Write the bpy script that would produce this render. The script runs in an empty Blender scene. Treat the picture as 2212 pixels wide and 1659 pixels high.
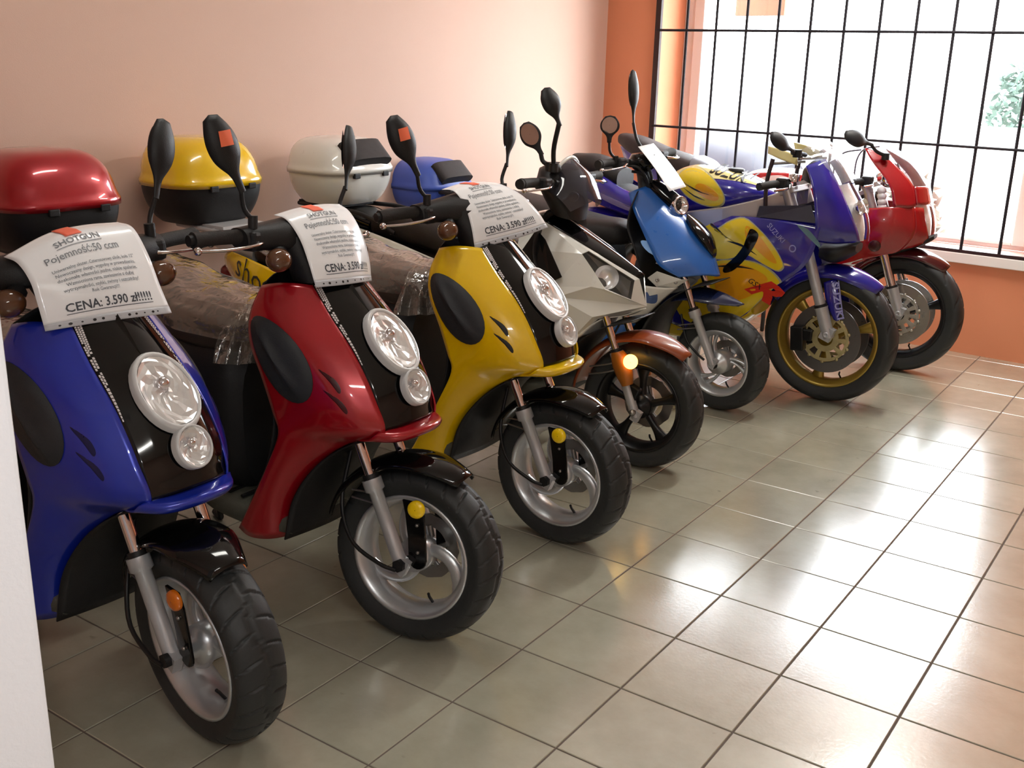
import bpy, math, random
from mathutils import Vector, Matrix
random.seed(7)
PI = math.pi
sc = bpy.context.scene
COL = sc.collection

# ---------------------------------------------------------------- camera
cam_d = bpy.data.cameras.new('camera')
cam_d.sensor_width = 36.0
cam_d.lens = 2293.56 / 2212 * 36.0
cam_d.clip_start = 0.02
cam_d.clip_end = 300
cam = bpy.data.objects.new('camera', cam_d)
COL.objects.link(cam)
def cam_axes(yaw, pitch, roll):
    sy, cy, sp, cp = math.sin(yaw), math.cos(yaw), math.sin(pitch), math.cos(pitch)
    f = Vector((sy * cp, cy * cp, -sp))
    r = Vector((cy, -sy, 0))
    u = r.cross(f)
    return (math.cos(roll) * r + math.sin(roll) * u, -math.sin(roll) * r + math.cos(roll) * u, f)
_r, _u, _f = cam_axes(-0.602419, 0.299815, 0.025823)
CAM = Vector((1.070775, -2.371314, 1.503054))
cam.matrix_world = Matrix(((_r.x, _u.x, -_f.x, CAM.x), (_r.y, _u.y, -_f.y, CAM.y), (_r.z, _u.z, -_f.z, CAM.z), (0, 0, 0, 1)))
sc.camera = cam

# ---------------------------------------------------------------- sky, exposure
world = bpy.data.worlds.new('overcast_sky')
sc.world = world
world.use_nodes = True
wn = world.node_tree
bg = wn.nodes['Background']
bg.inputs[0].default_value = (0.88, 0.95, 1.0, 1)
bg.inputs[1].default_value = 12.5
sc.view_settings.view_transform = 'Standard'
sc.view_settings.look = 'None'
sc.view_settings.gamma = 1.0
sc.view_settings.use_curve_mapping = False
sc.view_settings.exposure = 0.48

# the photographer's small flash
fl_d = bpy.data.lights.new('camera_flash', 'POINT')
fl_d.energy = 11
fl_d.shadow_soft_size = 0.012
fl_d.color = (0.94, 0.97, 1.0)
fl_o = bpy.data.objects.new('camera_flash', fl_d)
COL.objects.link(fl_o)
fl_o.location = CAM + _u * 0.045 - _r * 0.03

# ---------------------------------------------------------------- materials
def lin(c):
    return tuple(((v / 255) / 12.92 if v / 255 <= 0.04045 else ((v / 255 + 0.055) / 1.055) ** 2.4) for v in c)
MATS = {}
def mat(name, rgb, rough=0.5, metal=0.0, coat=0.0, spec=0.5, noise=0.06, nscale=40.0, bump=0.0, bscale=80.0, col2=None, cscale=6.0, emit=None, estr=0.0):
    if name in MATS: return MATS[name]
    m = bpy.data.materials.new(name)
    m.use_nodes = True
    nt = m.node_tree
    b = nt.nodes['Principled BSDF']
    c = (*lin(rgb), 1)
    b.inputs['Base Color'].default_value = c
    b.inputs['Metallic'].default_value = metal
    b.inputs['Coat Weight'].default_value = coat
    b.inputs['Coat Roughness'].default_value = 0.04
    b.inputs['Specular IOR Level'].default_value = spec
    tc = nt.nodes.new('ShaderNodeTexCoord')
    nz = nt.nodes.new('ShaderNodeTexNoise')
    nz.inputs['Scale'].default_value = nscale
    nt.links.new(tc.outputs['Object'], nz.inputs['Vector'])
    mr = nt.nodes.new('ShaderNodeMapRange')
    mr.inputs['To Min'].default_value = max(0.0, rough - noise)
    mr.inputs['To Max'].default_value = min(1.0, rough + noise)
    nt.links.new(nz.outputs['Fac'], mr.inputs['Value'])
    nt.links.new(mr.outputs['Result'], b.inputs['Roughness'])
    if col2 is not None:
        n2 = nt.nodes.new('ShaderNodeTexNoise')
        n2.inputs['Scale'].default_value = cscale
        n2.inputs['Detail'].default_value = 5
        nt.links.new(tc.outputs['Object'], n2.inputs['Vector'])
        mx = nt.nodes.new('ShaderNodeMix')
        mx.data_type = 'RGBA'
        mx.inputs['A'].default_value = c
        mx.inputs['B'].default_value = (*lin(col2), 1)
        nt.links.new(n2.outputs['Fac'], mx.inputs['Factor'])
        nt.links.new(mx.outputs['Result'], b.inputs['Base Color'])
    if bump > 0:
        n3 = nt.nodes.new('ShaderNodeTexNoise')
        n3.inputs['Scale'].default_value = bscale
        n3.inputs['Detail'].default_value = 3
        nt.links.new(tc.outputs['Object'], n3.inputs['Vector'])
        bp = nt.nodes.new('ShaderNodeBump')
        bp.inputs['Strength'].default_value = bump
        bp.inputs['Distance'].default_value = 0.004
        nt.links.new(n3.outputs['Fac'], bp.inputs['Height'])
        nt.links.new(bp.outputs['Normal'], b.inputs['Normal'])
    if emit is not None:
        b.inputs['Emission Color'].default_value = (*lin(emit), 1)
        b.inputs['Emission Strength'].default_value = estr
    MATS[name] = m
    return m

def clear(name, tint=(255, 255, 255), gloss=0.05, bump=0.0, bscale=30.0, haze=0.0, hazecol=(200, 200, 200), reflect=1.0):
    """Clear plastic or glass: transparent, with Fresnel reflections and an optional milky part."""
    if name in MATS: return MATS[name]
    m = bpy.data.materials.new(name)
    m.use_nodes = True
    nt = m.node_tree
    nt.nodes.clear()
    out = nt.nodes.new('ShaderNodeOutputMaterial')
    tr = nt.nodes.new('ShaderNodeBsdfTransparent')
    tr.inputs[0].default_value = (*lin(tint), 1)
    gl = nt.nodes.new('ShaderNodeBsdfGlossy')
    gl.inputs['Roughness'].default_value = gloss
    fr = nt.nodes.new('ShaderNodeLayerWeight')
    fr.inputs['Blend'].default_value = 0.5
    pw = nt.nodes.new('ShaderNodeMath')
    pw.operation = 'POWER'
    pw.inputs[1].default_value = 4.0
    nt.links.new(fr.outputs['Facing'], pw.inputs[0])
    ml = nt.nodes.new('ShaderNodeMath')
    ml.operation = 'MULTIPLY_ADD'
    ml.inputs[1].default_value = 0.9
    ml.inputs[2].default_value = 0.045 * reflect
    nt.links.new(pw.outputs[0], ml.inputs[0])
    mx = nt.nodes.new('ShaderNodeMixShader')
    nt.links.new(ml.outputs[0], mx.inputs[0])
    base = tr
    if haze > 0:
        df = nt.nodes.new('ShaderNodeBsdfDiffuse')
        df.inputs[0].default_value = (*lin(hazecol), 1)
        m2 = nt.nodes.new('ShaderNodeMixShader')
        m2.inputs[0].default_value = haze
        nt.links.new(tr.outputs[0], m2.inputs[1])
        nt.links.new(df.outputs[0], m2.inputs[2])
        base = m2
    nt.links.new(base.outputs[0], mx.inputs[1])
    nt.links.new(gl.outputs[0], mx.inputs[2])
    nt.links.new(mx.outputs[0], out.inputs[0])
    if bump > 0:
        tc = nt.nodes.new('ShaderNodeTexCoord')
        n3 = nt.nodes.new('ShaderNodeTexNoise')
        n3.inputs['Scale'].default_value = bscale
        n3.inputs['Detail'].default_value = 2
        nt.links.new(tc.outputs['Object'], n3.inputs['Vector'])
        bp = nt.nodes.new('ShaderNodeBump')
        bp.inputs['Strength'].default_value = bump
        bp.inputs['Distance'].default_value = 0.01
        nt.links.new(n3.outputs['Fac'], bp.inputs['Height'])
        nt.links.new(bp.outputs['Normal'], gl.inputs['Normal'])
        nt.links.new(bp.outputs['Normal'], fr.inputs['Normal'])
    MATS[name] = m
    return m

# ---------------------------------------------------------------- mesh helpers
def cr(p0, p1, p2, p3, t):
    t2, t3 = t * t, t * t * t
    return 0.5 * ((2 * p1) + (p2 - p0) * t + (2 * p0 - 5 * p1 + 4 * p2 - p3) * t2 + (3 * p1 - p0 - 3 * p2 + p3) * t3)
def spl(pts, t):
    """Catmull-Rom through pts, t in 0..1."""
    n = len(pts) - 1
    f = min(max(t, 0.0), 1.0) * n
    i = min(int(f), n - 1)
    p1, p2 = pts[i], pts[i + 1]
    p0 = pts[i - 1] if i > 0 else p1 * 2 - p2
    p3 = pts[i + 2] if i + 2 <= n else p2 * 2 - p1
    return cr(p0, p1, p2, p3, f - i)
def curve(pts, n):
    P = [Vector(p) for p in pts]
    return [spl(P, i / (n - 1)) for i in range(n)]

class Patch:
    def __init__(s, rows, mirror=False):
        s.rows = [[Vector((p[0], -p[1] if mirror else p[1], p[2])) for p in r] for r in rows]
        s.cache = None
    def p(s, u, v):
        return spl([spl(r, v) for r in s.rows], u)
    def n(s, u, v):
        e = 0.01
        a = s.p(min(u + e, 1), v) - s.p(max(u - e, 0), v)
        b = s.p(u, min(v + e, 1)) - s.p(u, max(v - e, 0))
        k = a.cross(b)
        return k.normalized() if k.length > 1e-12 else Vector((0, 0, 1))
    def grid(s, nu, nv):
        return [[s.p(i / nu, j / nv) for j in range(nv + 1)] for i in range(nu + 1)]
    def onto(s, x, z):
        """The point of the patch seen from the side at (x, z), and its outward normal."""
        if s.cache is None:
            s.cache = [(i / 40, j / 40, s.p(i / 40, j / 40)) for i in range(41) for j in range(41)]
        u, v, q = min(s.cache, key=lambda c: (c[2].x - x) ** 2 + (c[2].z - z) ** 2)
        n = s.n(u, v)
        if n.y * q.y < 0: n = -n
        ny = n.y if abs(n.y) > 0.25 else math.copysign(0.25, q.y)
        return Vector((x, q.y - (n.x * (x - q.x) + n.z * (z - q.z)) / ny, z)), n

class MB:
    def __init__(s):
        s.v, s.f, s.sm = [], [], []
    def add(s, vs, fs, smooth=True):
        o = len(s.v)
        s.v += [Vector(v) for v in vs]
        s.f += [tuple(i + o for i in f) for f in fs]
        s.sm += [smooth] * len(fs)
        return s
    def grid(s, g, cu=False, cv=False, smooth=True):
        nu, nv = len(g), len(g[0])
        vs = [p for r in g for p in r]
        fs = []
        for i in range(nu if cu else nu - 1):
            for j in range(nv if cv else nv - 1):
                a, b = i, (i + 1) % nu
                c, d = j, (j + 1) % nv
                fs.append((a * nv + c, b * nv + c, b * nv + d, a * nv + d))
        return s.add(vs, fs, smooth)
    def loft(s, secs, caps=True, smooth=True):
        s.grid(secs, cv=True, smooth=smooth)
        if caps:
            n = len(secs[0])
            s.add(secs[0], [tuple(range(n))], False)
            s.add(secs[-1], [tuple(reversed(range(n)))], False)
        return s
    def tube(s, path, r, n=10, caps=True, flat=1.0, up=(0, 0, 1)):
        P = [Vector(p) for p in path]
        rs = r if isinstance(r, (list, tuple)) else [r] * len(P)
        secs = []
        ref = Vector(up)
        for i, p in enumerate(P):
            t = (P[min(i + 1, len(P) - 1)] - P[max(i - 1, 0)]).normalized()
            a = ref - t * ref.dot(t)
            if a.length < 1e-3: a = Vector((1, 0.2, 0)) - t * t.dot(Vector((1, 0.2, 0)))
            a.normalize()
            b = t.cross(a)
            ref = a
            secs.append([p + (a * math.cos(2 * PI * k / n) * flat + b * math.sin(2 * PI * k / n)) * rs[i] for k in range(n)])
        return s.loft(secs, caps)
    def lathe(s, prof, o=(0, 0, 0), ax=(0, 1, 0), n=32, caps=False, closed=False):
        """prof: (radius, height along ax)."""
        o, ax = Vector(o), Vector(ax).normalized()
        a = ax.orthogonal().normalized()
        b = ax.cross(a)
        g = [[o + ax * h + (a * math.cos(2 * PI * k / n) + b * math.sin(2 * PI * k / n)) * r for k in range(n)] for r, h in prof]
        s.grid(g, cu=closed, cv=True)
        if caps:
            s.add(g[0], [tuple(range(n))], False)
            s.add(g[-1], [tuple(reversed(range(n)))], False)
        return s
    def box(s, c, d, rot=None):
        c = Vector(c)
        vs = [Vector((x * d[0] / 2, y * d[1] / 2, z * d[2] / 2)) for x in (-1, 1) for y in (-1, 1) for z in (-1, 1)]
        if rot is not None: vs = [rot @ v for v in vs]
        return s.add([c + v for v in vs], [(0, 1, 3, 2), (4, 6, 7, 5), (0, 4, 5, 1), (2, 3, 7, 6), (0, 2, 6, 4), (1, 5, 7, 3)], False)
    def prism(s, poly, d):
        """poly: 3D outline; extruded by the vector d."""
        d = Vector(d)
        P = [Vector(p) for p in poly]
        n = len(P)
        return s.add(P + [p + d for p in P], [tuple(range(n)), tuple(range(2 * n - 1, n - 1, -1))] + [(i, i + n, (i + 1) % n + n, (i + 1) % n) for i in range(n)], False)
    def ball(s, c, r, n=12, m=8):
        c = Vector(c)
        r = Vector((r, r, r)) if not isinstance(r, (tuple, list, Vector)) else Vector(r)
        g = []
        for i in range(m + 1):
            a = PI * i / m
            ra = max(math.sin(a), 1e-3)
            g.append([c + Vector((r.x * ra * math.cos(2 * PI * k / n), r.y * ra * math.sin(2 * PI * k / n), r.z * math.cos(a))) for k in range(n)])
        return s.grid(g, cv=True)
    def xf(s, M):
        s.v = [M @ v for v in s.v]
        return s
    def obj(s, name, m, parent=None, solid=0.0, bevel=0.0, sub=0, label=None, side=False):
        if side:        # grow the thickness towards the middle of the vehicle
            k = sum((s.v[f[1]] - s.v[f[0]]).cross(s.v[f[2]] - s.v[f[0]]).y for f in s.f) * sum(v.y for v in s.v)
            solid = abs(solid) if k > 0 else -abs(solid)
        me = bpy.data.meshes.new(name)
        me.from_pydata([tuple(v) for v in s.v], [], s.f)
        me.polygons.foreach_set('use_smooth', s.sm)
        me.materials.append(m)
        me.update()
        o = bpy.data.objects.new(name, me)
        COL.objects.link(o)
        if parent is not None: o.parent = parent
        if solid:
            md = o.modifiers.new('thickness', 'SOLIDIFY')
            md.thickness = abs(solid)
            md.offset = -1 if solid > 0 else 1
        if bevel:
            md = o.modifiers.new('edges', 'BEVEL')
            md.width = bevel
            md.segments = 2
            md.limit_method = 'ANGLE'
            md.angle_limit = 0.6
        if sub:
            md = o.modifiers.new('smooth', 'SUBSURF')
            md.levels = sub
            md.render_levels = sub
        if label: o['label'] = label
        return o

def thing(name, label, cat, loc=(0, 0, 0), rz=0.0, group=None):
    o = bpy.data.objects.new(name, None)
    o.empty_display_size = 0.1
    COL.objects.link(o)
    o.location = loc
    o.rotation_euler = (0, 0, rz)
    return tag(o, label, cat, group)
def tag(o, label, cat, group=None):
    o['label'] = label
    o['category'] = cat
    if group: o['group'] = group
    return o
def structure(o, label=None):
    o['kind'] = 'structure'
    if label: o['label'] = label
    return o

def sec(x, zc, hw, hh, n=20, e=2.6, yc=0.0, dx=0.0):
    """Rounded-rectangle cross-section across x."""
    out = []
    for k in range(n):
        a = 2 * PI * k / n
        c, s_ = math.cos(a), math.sin(a)
        out.append(Vector((x + dx * s_, yc + hw * math.copysign(abs(c) ** (2 / e), c), zc + hh * math.copysign(abs(s_) ** (2 / e), s_))))
    return out
def loftx(spec, m=24, n=20, e=2.6):
    """spec: list of (x, zc, hw, hh[, dx]) -> smooth rings."""
    P = [list(a) + [0] * (5 - len(a)) for a in spec]
    res = []
    for i in range(m):
        t = i / (m - 1)
        v = [spl([a[k] for a in P], t) for k in range(5)]
        res.append(sec(v[0], v[1], max(v[2], 0.002), max(v[3], 0.002), n, e, 0.0, v[4]))
    return res

_fonts = {}
def text_polys(body, size=1.0, bold=0.0, align='CENTER', shear=0.0):
    """Lettering as a flat mesh: (vertices, faces) in the xy plane."""
    key = (body, size, bold, align, shear)
    if key in _fonts: return _fonts[key]
    cu = bpy.data.curves.new('lettering', 'FONT')
    cu.body = body
    cu.size = size
    cu.align_x = align
    cu.offset = bold
    cu.shear = shear
    cu.resolution_u = 2
    o = bpy.data.objects.new('lettering', cu)
    COL.objects.link(o)
    dg = bpy.context.evaluated_depsgraph_get()
    dg.update()
    me = o.evaluated_get(dg).to_mesh()
    r = ([v.co.copy() for v in me.vertices], [tuple(p.vertices) for p in me.polygons])
    o.evaluated_get(dg).to_mesh_clear()
    bpy.data.objects.remove(o)
    bpy.data.curves.remove(cu)
    _fonts[key] = r
    return r

def decal(patch, poly, name, m, parent, off=0.0012, dome=0.0, ridge=None, rings=4, label=None):
    """A thin skin of outline poly [(x, z)...] laid on a side panel, optionally domed."""
    cx = sum(p[0] for p in poly) / len(poly)
    cz = sum(p[1] for p in poly) / len(poly)
    g = []
    for r in range(rings + 1):
        t = r / rings
        row = []
        for x, z in poly:
            xx, zz = cx + (x - cx) * t, cz + (z - cz) * t
            q, n = patch.onto(xx, zz)
            h = off + dome * math.sqrt(max(0.0, 1 - t * t))
            if ridge:
                (ax, az), (bx, bz), rh, rw = ridge
                L = math.hypot(bx - ax, bz - az)
                d = abs((xx - ax) * (bz - az) - (zz - az) * (bx - ax)) / L
                h += rh * math.exp(-(d / rw) ** 2) * (1 - t ** 3)
            row.append(q + n * h)
        g.append(row)
    mb = MB().grid(g, cv=True)
    edge = [patch.onto(x, z)[0] for x, z in poly]
    mb.grid([g[-1], edge], cv=True)
    return mb.obj(name, m, parent, label=label)
def ellipse(cx, cz, a, b, rot, n=28, egg=0.0):
    out = []
    for k in range(n):
        t = 2 * PI * k / n
        x, z = a * math.cos(t), b * math.sin(t) * (1 + egg * math.cos(t))
        out.append((cx + x * math.cos(rot) - z * math.sin(rot), cz + x * math.sin(rot) + z * math.cos(rot)))
    return out
def smooth_poly(pts, n=36):
    P = [Vector((p[0], p[1], 0)) for p in pts]
    k = len(P)
    out = []
    for i in range(n):
        f = i / n * k
        a = int(f)
        q = cr(P[(a - 1) % k], P[a % k], P[(a + 1) % k], P[(a + 2) % k], f - a)
        out.append((q.x, q.y))
    return out
def rot_about(o, ax, ang):
    o = Vector(o)
    return Matrix.Translation(o) @ Matrix.Rotation(ang, 4, Vector(ax)) @ Matrix.Translation(-o)
# ================================================================ the room
PAINT = mat('salmon_wall_paint', (228, 150, 112), rough=0.62, spec=0.25, bump=0.12, bscale=260, col2=(223, 144, 106), cscale=2.5)
DAYLIT_PAINT = mat('daylit_wall_paint', (218, 184, 166), rough=0.62, spec=0.25, bump=0.12, bscale=260, col2=(213, 179, 161), cscale=2.5)  # salmon paint again, with the daylight's paling put into its colour
WHITE_WALL = mat('white_wall_paint', (222, 222, 226), rough=0.6, spec=0.2, bump=0.15, bscale=220)
CEIL = mat('ceiling_paint', (236, 232, 226), rough=0.8, spec=0.2)
GROUT = mat('grout', (118, 106, 98), rough=0.9, spec=0.1, col2=(98, 88, 84), cscale=3)
DARK_IRON = mat('dark_iron_paint', (52, 30, 30), rough=0.5, spec=0.4)
THIN_IRON = mat('thin_grille_steel', (40, 37, 42), rough=0.6, spec=0.2)
PVC = mat('white_window_plastic', (240, 236, 234), rough=0.35)
SILL = mat('pale_sill_tile', (226, 196, 188), rough=0.35, col2=(216, 186, 180), cscale=8)
SILL_LIP = mat('white_sill_edge', (244, 240, 236), rough=0.4)

def tile_material():
    m = bpy.data.materials.new('glazed_floor_tile')
    m.use_nodes = True
    nt = m.node_tree
    b = nt.nodes['Principled BSDF']
    b.inputs['Specular IOR Level'].default_value = 1.0
    b.inputs['Coat Weight'].default_value = 1.0
    b.inputs['Coat Roughness'].default_value = 0.20
    b.inputs['Coat IOR'].default_value = 1.7
    geo = nt.nodes.new('ShaderNodeNewGeometry')
    oi = nt.nodes.new('ShaderNodeObjectInfo')
    n1 = nt.nodes.new('ShaderNodeTexNoise')
    n1.inputs['Scale'].default_value = 3.2
    n1.inputs['Detail'].default_value = 6
    n1.inputs['Roughness'].default_value = 0.65
    nt.links.new(geo.outputs['Position'], n1.inputs['Vector'])
    r1 = nt.nodes.new('ShaderNodeValToRGB')
    r1.color_ramp.elements[0].position = 0.32
    r1.color_ramp.elements[0].color = (*lin((160, 158, 140)), 1)
    r1.color_ramp.elements[1].position = 0.68
    r1.color_ramp.elements[1].color = (*lin((182, 180, 162)), 1)
    nt.links.new(n1.outputs['Fac'], r1.inputs['Fac'])
    # scuffs and dirt spots
    n2 = nt.nodes.new('ShaderNodeTexNoise')
    n2.inputs['Scale'].default_value = 14
    n2.inputs['Detail'].default_value = 8
    nt.links.new(geo.outputs['Position'], n2.inputs['Vector'])
    r2 = nt.nodes.new('ShaderNodeValToRGB')
    r2.color_ramp.elements[0].position = 0.20
    r2.color_ramp.elements[0].color = (0.30, 0.28, 0.27, 1)
    r2.color_ramp.elements[1].position = 0.30
    r2.color_ramp.elements[1].color = (1, 1, 1, 1)
    nt.links.new(n2.outputs['Fac'], r2.inputs['Fac'])
    mu = nt.nodes.new('ShaderNodeMix')
    mu.data_type = 'RGBA'
    mu.blend_type = 'MULTIPLY'
    mu.inputs['Factor'].default_value = 0.8
    nt.links.new(r1.outputs['Color'], mu.inputs['A'])
    nt.links.new(r2.outputs['Color'], mu.inputs['B'])
    hs = nt.nodes.new('ShaderNodeHueSaturation')
    mr = nt.nodes.new('ShaderNodeMapRange')
    mr.inputs['To Min'].default_value = 0.96
    mr.inputs['To Max'].default_value = 1.04
    nt.links.new(oi.outputs['Random'], mr.inputs['Value'])
    nt.links.new(mr.outputs['Result'], hs.inputs['Value'])
    nt.links.new(mu.outputs['Result'], hs.inputs['Color'])
    nt.links.new(hs.outputs['Color'], b.inputs['Base Color'])
    m3 = nt.nodes.new('ShaderNodeMapRange')
    m3.inputs['To Min'].default_value = 0.17
    m3.inputs['To Max'].default_value = 0.24
    nt.links.new(n1.outputs['Fac'], m3.inputs['Value'])
    nt.links.new(m3.outputs['Result'], b.inputs['Roughness'])
    n3 = nt.nodes.new('ShaderNodeTexNoise')
    n3.inputs['Scale'].default_value = 90
    nt.links.new(geo.outputs['Position'], n3.inputs['Vector'])
    bp = nt.nodes.new('ShaderNodeBump')
    bp.inputs['Strength'].default_value = 0.12
    bp.inputs['Distance'].default_value = 0.003
    nt.links.new(n3.outputs['Fac'], bp.inputs['Height'])
    nt.links.new(bp.outputs['Normal'], b.inputs['Normal'])
    return m
TILE = tile_material()
T = 0.30
X0, X1, Y0, Y1 = -2.52, 4.2, -4.5, 4.0
ZC = 2.85
floor = structure(MB().box(((X0 + X1) / 2, (Y0 + Y1) / 2 + 0.1, -0.06), (X1 - X0 + 0.4, Y1 - Y0 + 0.6, 0.115)).obj('floor', GROUT), 'floor of beige square ceramic tiles with dark joints')
def tile_mesh():
    a, b, h = T / 2 - 0.0022, T / 2 - 0.0038, 0.004
    mb = MB()
    lo = [(-a, -a, -h), (a, -a, -h), (a, a, -h), (-a, a, -h)]
    mi = [(x, y, -0.0015) for x, y, _ in lo]
    to = [(math.copysign(b, x), math.copysign(b, y), 0) for x, y, _ in lo]
    mb.add(lo + mi + to, [(8, 9, 10, 11)] + [(i, (i + 1) % 4, (i + 1) % 4 + 4, i + 4) for i in range(4)] + [(i + 4, (i + 1) % 4 + 4, (i + 1) % 4 + 8, i + 8) for i in range(4)], False)
    return mb
proto = tile_mesh()
tile0 = None
rest = MB()
def sees(p):
    d = Vector(p) - CAM
    z = d.dot(_f)
    if z < 0.2: return False
    return abs(d.dot(_r) / z) * 2293.56 < 1250 and -900 < d.dot(_u) / z * 2293.56 < 200
cells = []
for i in range(int(X0 / T) - 1, int(X1 / T) + 1):
    for j in range(int(Y0 / T) - 1, int(Y1 / T) + 1):
        cx, cy = (i + 0.5) * T, (j + 0.5) * T
        if not (X0 + 0.02 < cx + T / 2 and cx < X1 and Y0 < cy < 3.78): continue
        cells.append((cx, cy, sees((cx, cy, 0))))
near = sorted([c for c in cells if c[2]], key=lambda c: (c[0] - CAM.x) ** 2 + (c[1] - CAM.y) ** 2)
# tiles far under the parked row are out of sight and can be joined
shown = [c for c in near if c[0] > -1.75][:290]
for cx, cy, _ in cells:
    if (cx, cy, True) in shown:
        if tile0 is None:
            tile0 = proto.obj('tile', TILE, floor)
            o = tile0
        else:
            o = tile0.copy()
            COL.objects.link(o)
            o.parent = floor
        o.location = (cx, cy, 0)
        o.rotation_euler = (random.uniform(-.0012, .0012), random.uniform(-.0012, .0012), 0)
    else:
        rest.add([v + Vector((cx, cy, 0)) for v in proto.v], proto.f, False)
o = rest.obj('tile_field', TILE, floor)
o['kind'] = 'stuff'

structure(MB().box((X0 - 0.1, (Y0 + Y1) / 2 + 0.15, ZC / 2), (0.2, Y1 - Y0 + 0.6, ZC)).obj('wall_back', DAYLIT_PAINT), 'plain wall in daylit peach tone behind the row of scooters')
structure(MB().box((X1 + 0.1, (Y0 + Y1) / 2, ZC / 2), (0.2, Y1 - Y0 + 0.4, ZC)).obj('wall_right', DAYLIT_PAINT), 'wall in daylit peach tone opposite the scooters')
structure(MB().box(((X0 + X1) / 2, Y0 - 0.1, ZC / 2), (X1 - X0, 0.2, ZC)).obj('wall_front', DAYLIT_PAINT), 'wall in daylit peach tone facing the window')
structure(MB().box(((X0 + X1) / 2, (Y0 + Y1) / 2 + 0.2, ZC + 0.1), (X1 - X0 + 0.4, Y1 - Y0 + 0.8, 0.2)).obj('ceiling', CEIL), 'pale ceiling')

# window wall, turned three degrees against the tiles
WA = math.radians(-3.0)
WM = Matrix.Translation((0.1, 3.68, 0)) @ Matrix.Rotation(WA, 4, 'Z')       # local x along the wall, y outwards
UL, UR, ZB, ZT, TH = -2.235, 0.045, 0.545, 2.3, 0.40
def wbox(mb, u0, u1, y0, y1, z0, z1):
    return mb.box(((u0 + u1) / 2, (y0 + y1) / 2, (z0 + z1) / 2), (u1 - u0, y1 - y0, z1 - z0))
mb = MB()
wbox(mb, -2.9, UL, 0, TH, 0, ZC)
wbox(mb, UR, 4.4, 0, TH, 0, ZC)
wbox(mb, UL, UR, 0, TH, 0, ZB - 0.04)
wbox(mb, UL, UR, 0, TH, ZT, ZC)
structure(mb.xf(WM).obj('wall_window', PAINT), 'salmon wall with the wide barred shop window')
sill = structure(wbox(MB(), UL, UR, 0.0, TH - 0.1, ZB - 0.04, ZB).xf(WM).obj('trim_1', SILL), 'deep pinkish window sill below the grille')
wbox(MB(), UL - 0.01, UR + 0.02, -0.035, -0.002, ZB - 0.05, ZB + 0.004).xf(WM).obj('sill_edge', SILL_LIP, sill, bevel=0.004, label='white front edge of the sill')

win = structure(thing('window_1', 'wide white framed shop window', 'window'))
del win['category']
fy0, fy1 = TH - 0.10, TH - 0.03
fr = MB()
wbox(fr, UL, UL + 0.075, fy0, fy1, ZB, ZT); wbox(fr, UR - 0.075, UR, fy0, fy1, ZB, ZT)
wbox(fr, UL + 0.075, UR - 0.075, fy0, fy1, ZB, ZB + 0.025); wbox(fr, UL + 0.075, UR - 0.075, fy0, fy1, ZT - 0.07, ZT)
fr.xf(WM).obj('window_frame', PVC, win, bevel=0.006)
sa = MB()
wbox(sa, UL + 0.077, UL + 0.145, fy0 - 0.02, fy1 - 0.02, ZB + 0.027, ZT - 0.072); wbox(sa, UR - 0.145, UR - 0.077, fy0 - 0.02, fy1 - 0.02, ZB + 0.027, ZT - 0.072)
wbox(sa, UL + 0.145, UR - 0.145, fy0 - 0.02, fy1 - 0.02, ZB + 0.027, ZB + 0.045); wbox(sa, UL + 0.145, UR - 0.145, fy0 - 0.02, fy1 - 0.02, ZT - 0.12, ZT - 0.072)
sa.xf(WM).obj('window_sash', PVC, win, bevel=0.005)
wbox(MB(), UL + 0.14, UR - 0.14, fy0 + 0.012, fy0 + 0.018, ZB + 0.04, ZT - 0.11).xf(WM).obj('pane', clear('window_glass', gloss=0.0), win)

# security grille on the room side of the opening
gr = thing('window_grille', 'dark iron security grille of thin bars across the bright shop window', 'grille')
wbox(MB(), UL - 0.02, UL + 0.016, -0.030, -0.006, ZB + 0.01, ZT + 0.05).xf(WM).obj('frame_bar', DARK_IRON, gr, label='thick dark red-brown upright at the edge of the grille')
wbox(MB(), UL, UR + 0.06, -0.028, -0.008, ZB + 0.004, ZB + 0.022).xf(WM).obj('bottom_rail', DARK_IRON, gr)
wbox(MB(), UL, UR + 0.06, -0.028, -0.008, ZT + 0.03, ZT + 0.05).xf(WM).obj('top_rail', DARK_IRON, gr)
wbox(MB(), UR + 0.035, UR + 0.06, -0.030, -0.006, ZB + 0.01, ZT + 0.05).xf(WM).obj('frame_bar', DARK_IRON, gr)
for k in range(11):
    u = -2.04 + 0.1955 * k
    MB().tube([(u, -0.018, ZB + 0.02), (u, -0.018, ZT + 0.035)], 0.0085, 6).xf(WM).obj('upright_bar', THIN_IRON, gr)
for z in (1.105, 1.675, 2.24):
    MB().tube([(UL, -0.027, z), (UR + 0.045, -0.027, z)], 0.0075, 6).xf(WM).obj('cross_bar', THIN_IRON, gr)

# white partition whose edge cuts into the view beside the first scooter
EDGE = Vector((0.300, -1.943, 0))
pd = Vector((-_r.x, -_r.y, 0)).normalized()
# its broad face looks towards the window
pd = Vector((-0.50, -0.866, 0))
pn = (EDGE - CAM)
pn.z = 0
pn = (Matrix.Rotation(math.radians(14), 4, 'Z') @ pn).normalized()
mb = MB()
mb.prism([EDGE, EDGE + pd * 1.1, EDGE + pd * 1.1 + pn * 0.05, EDGE + pn * 0.05], (0, 0, 2.2))
structure(mb.obj('wall_left', WHITE_WALL, bevel=0.004), 'white partition end standing in front of the dark blue scooter')

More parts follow.
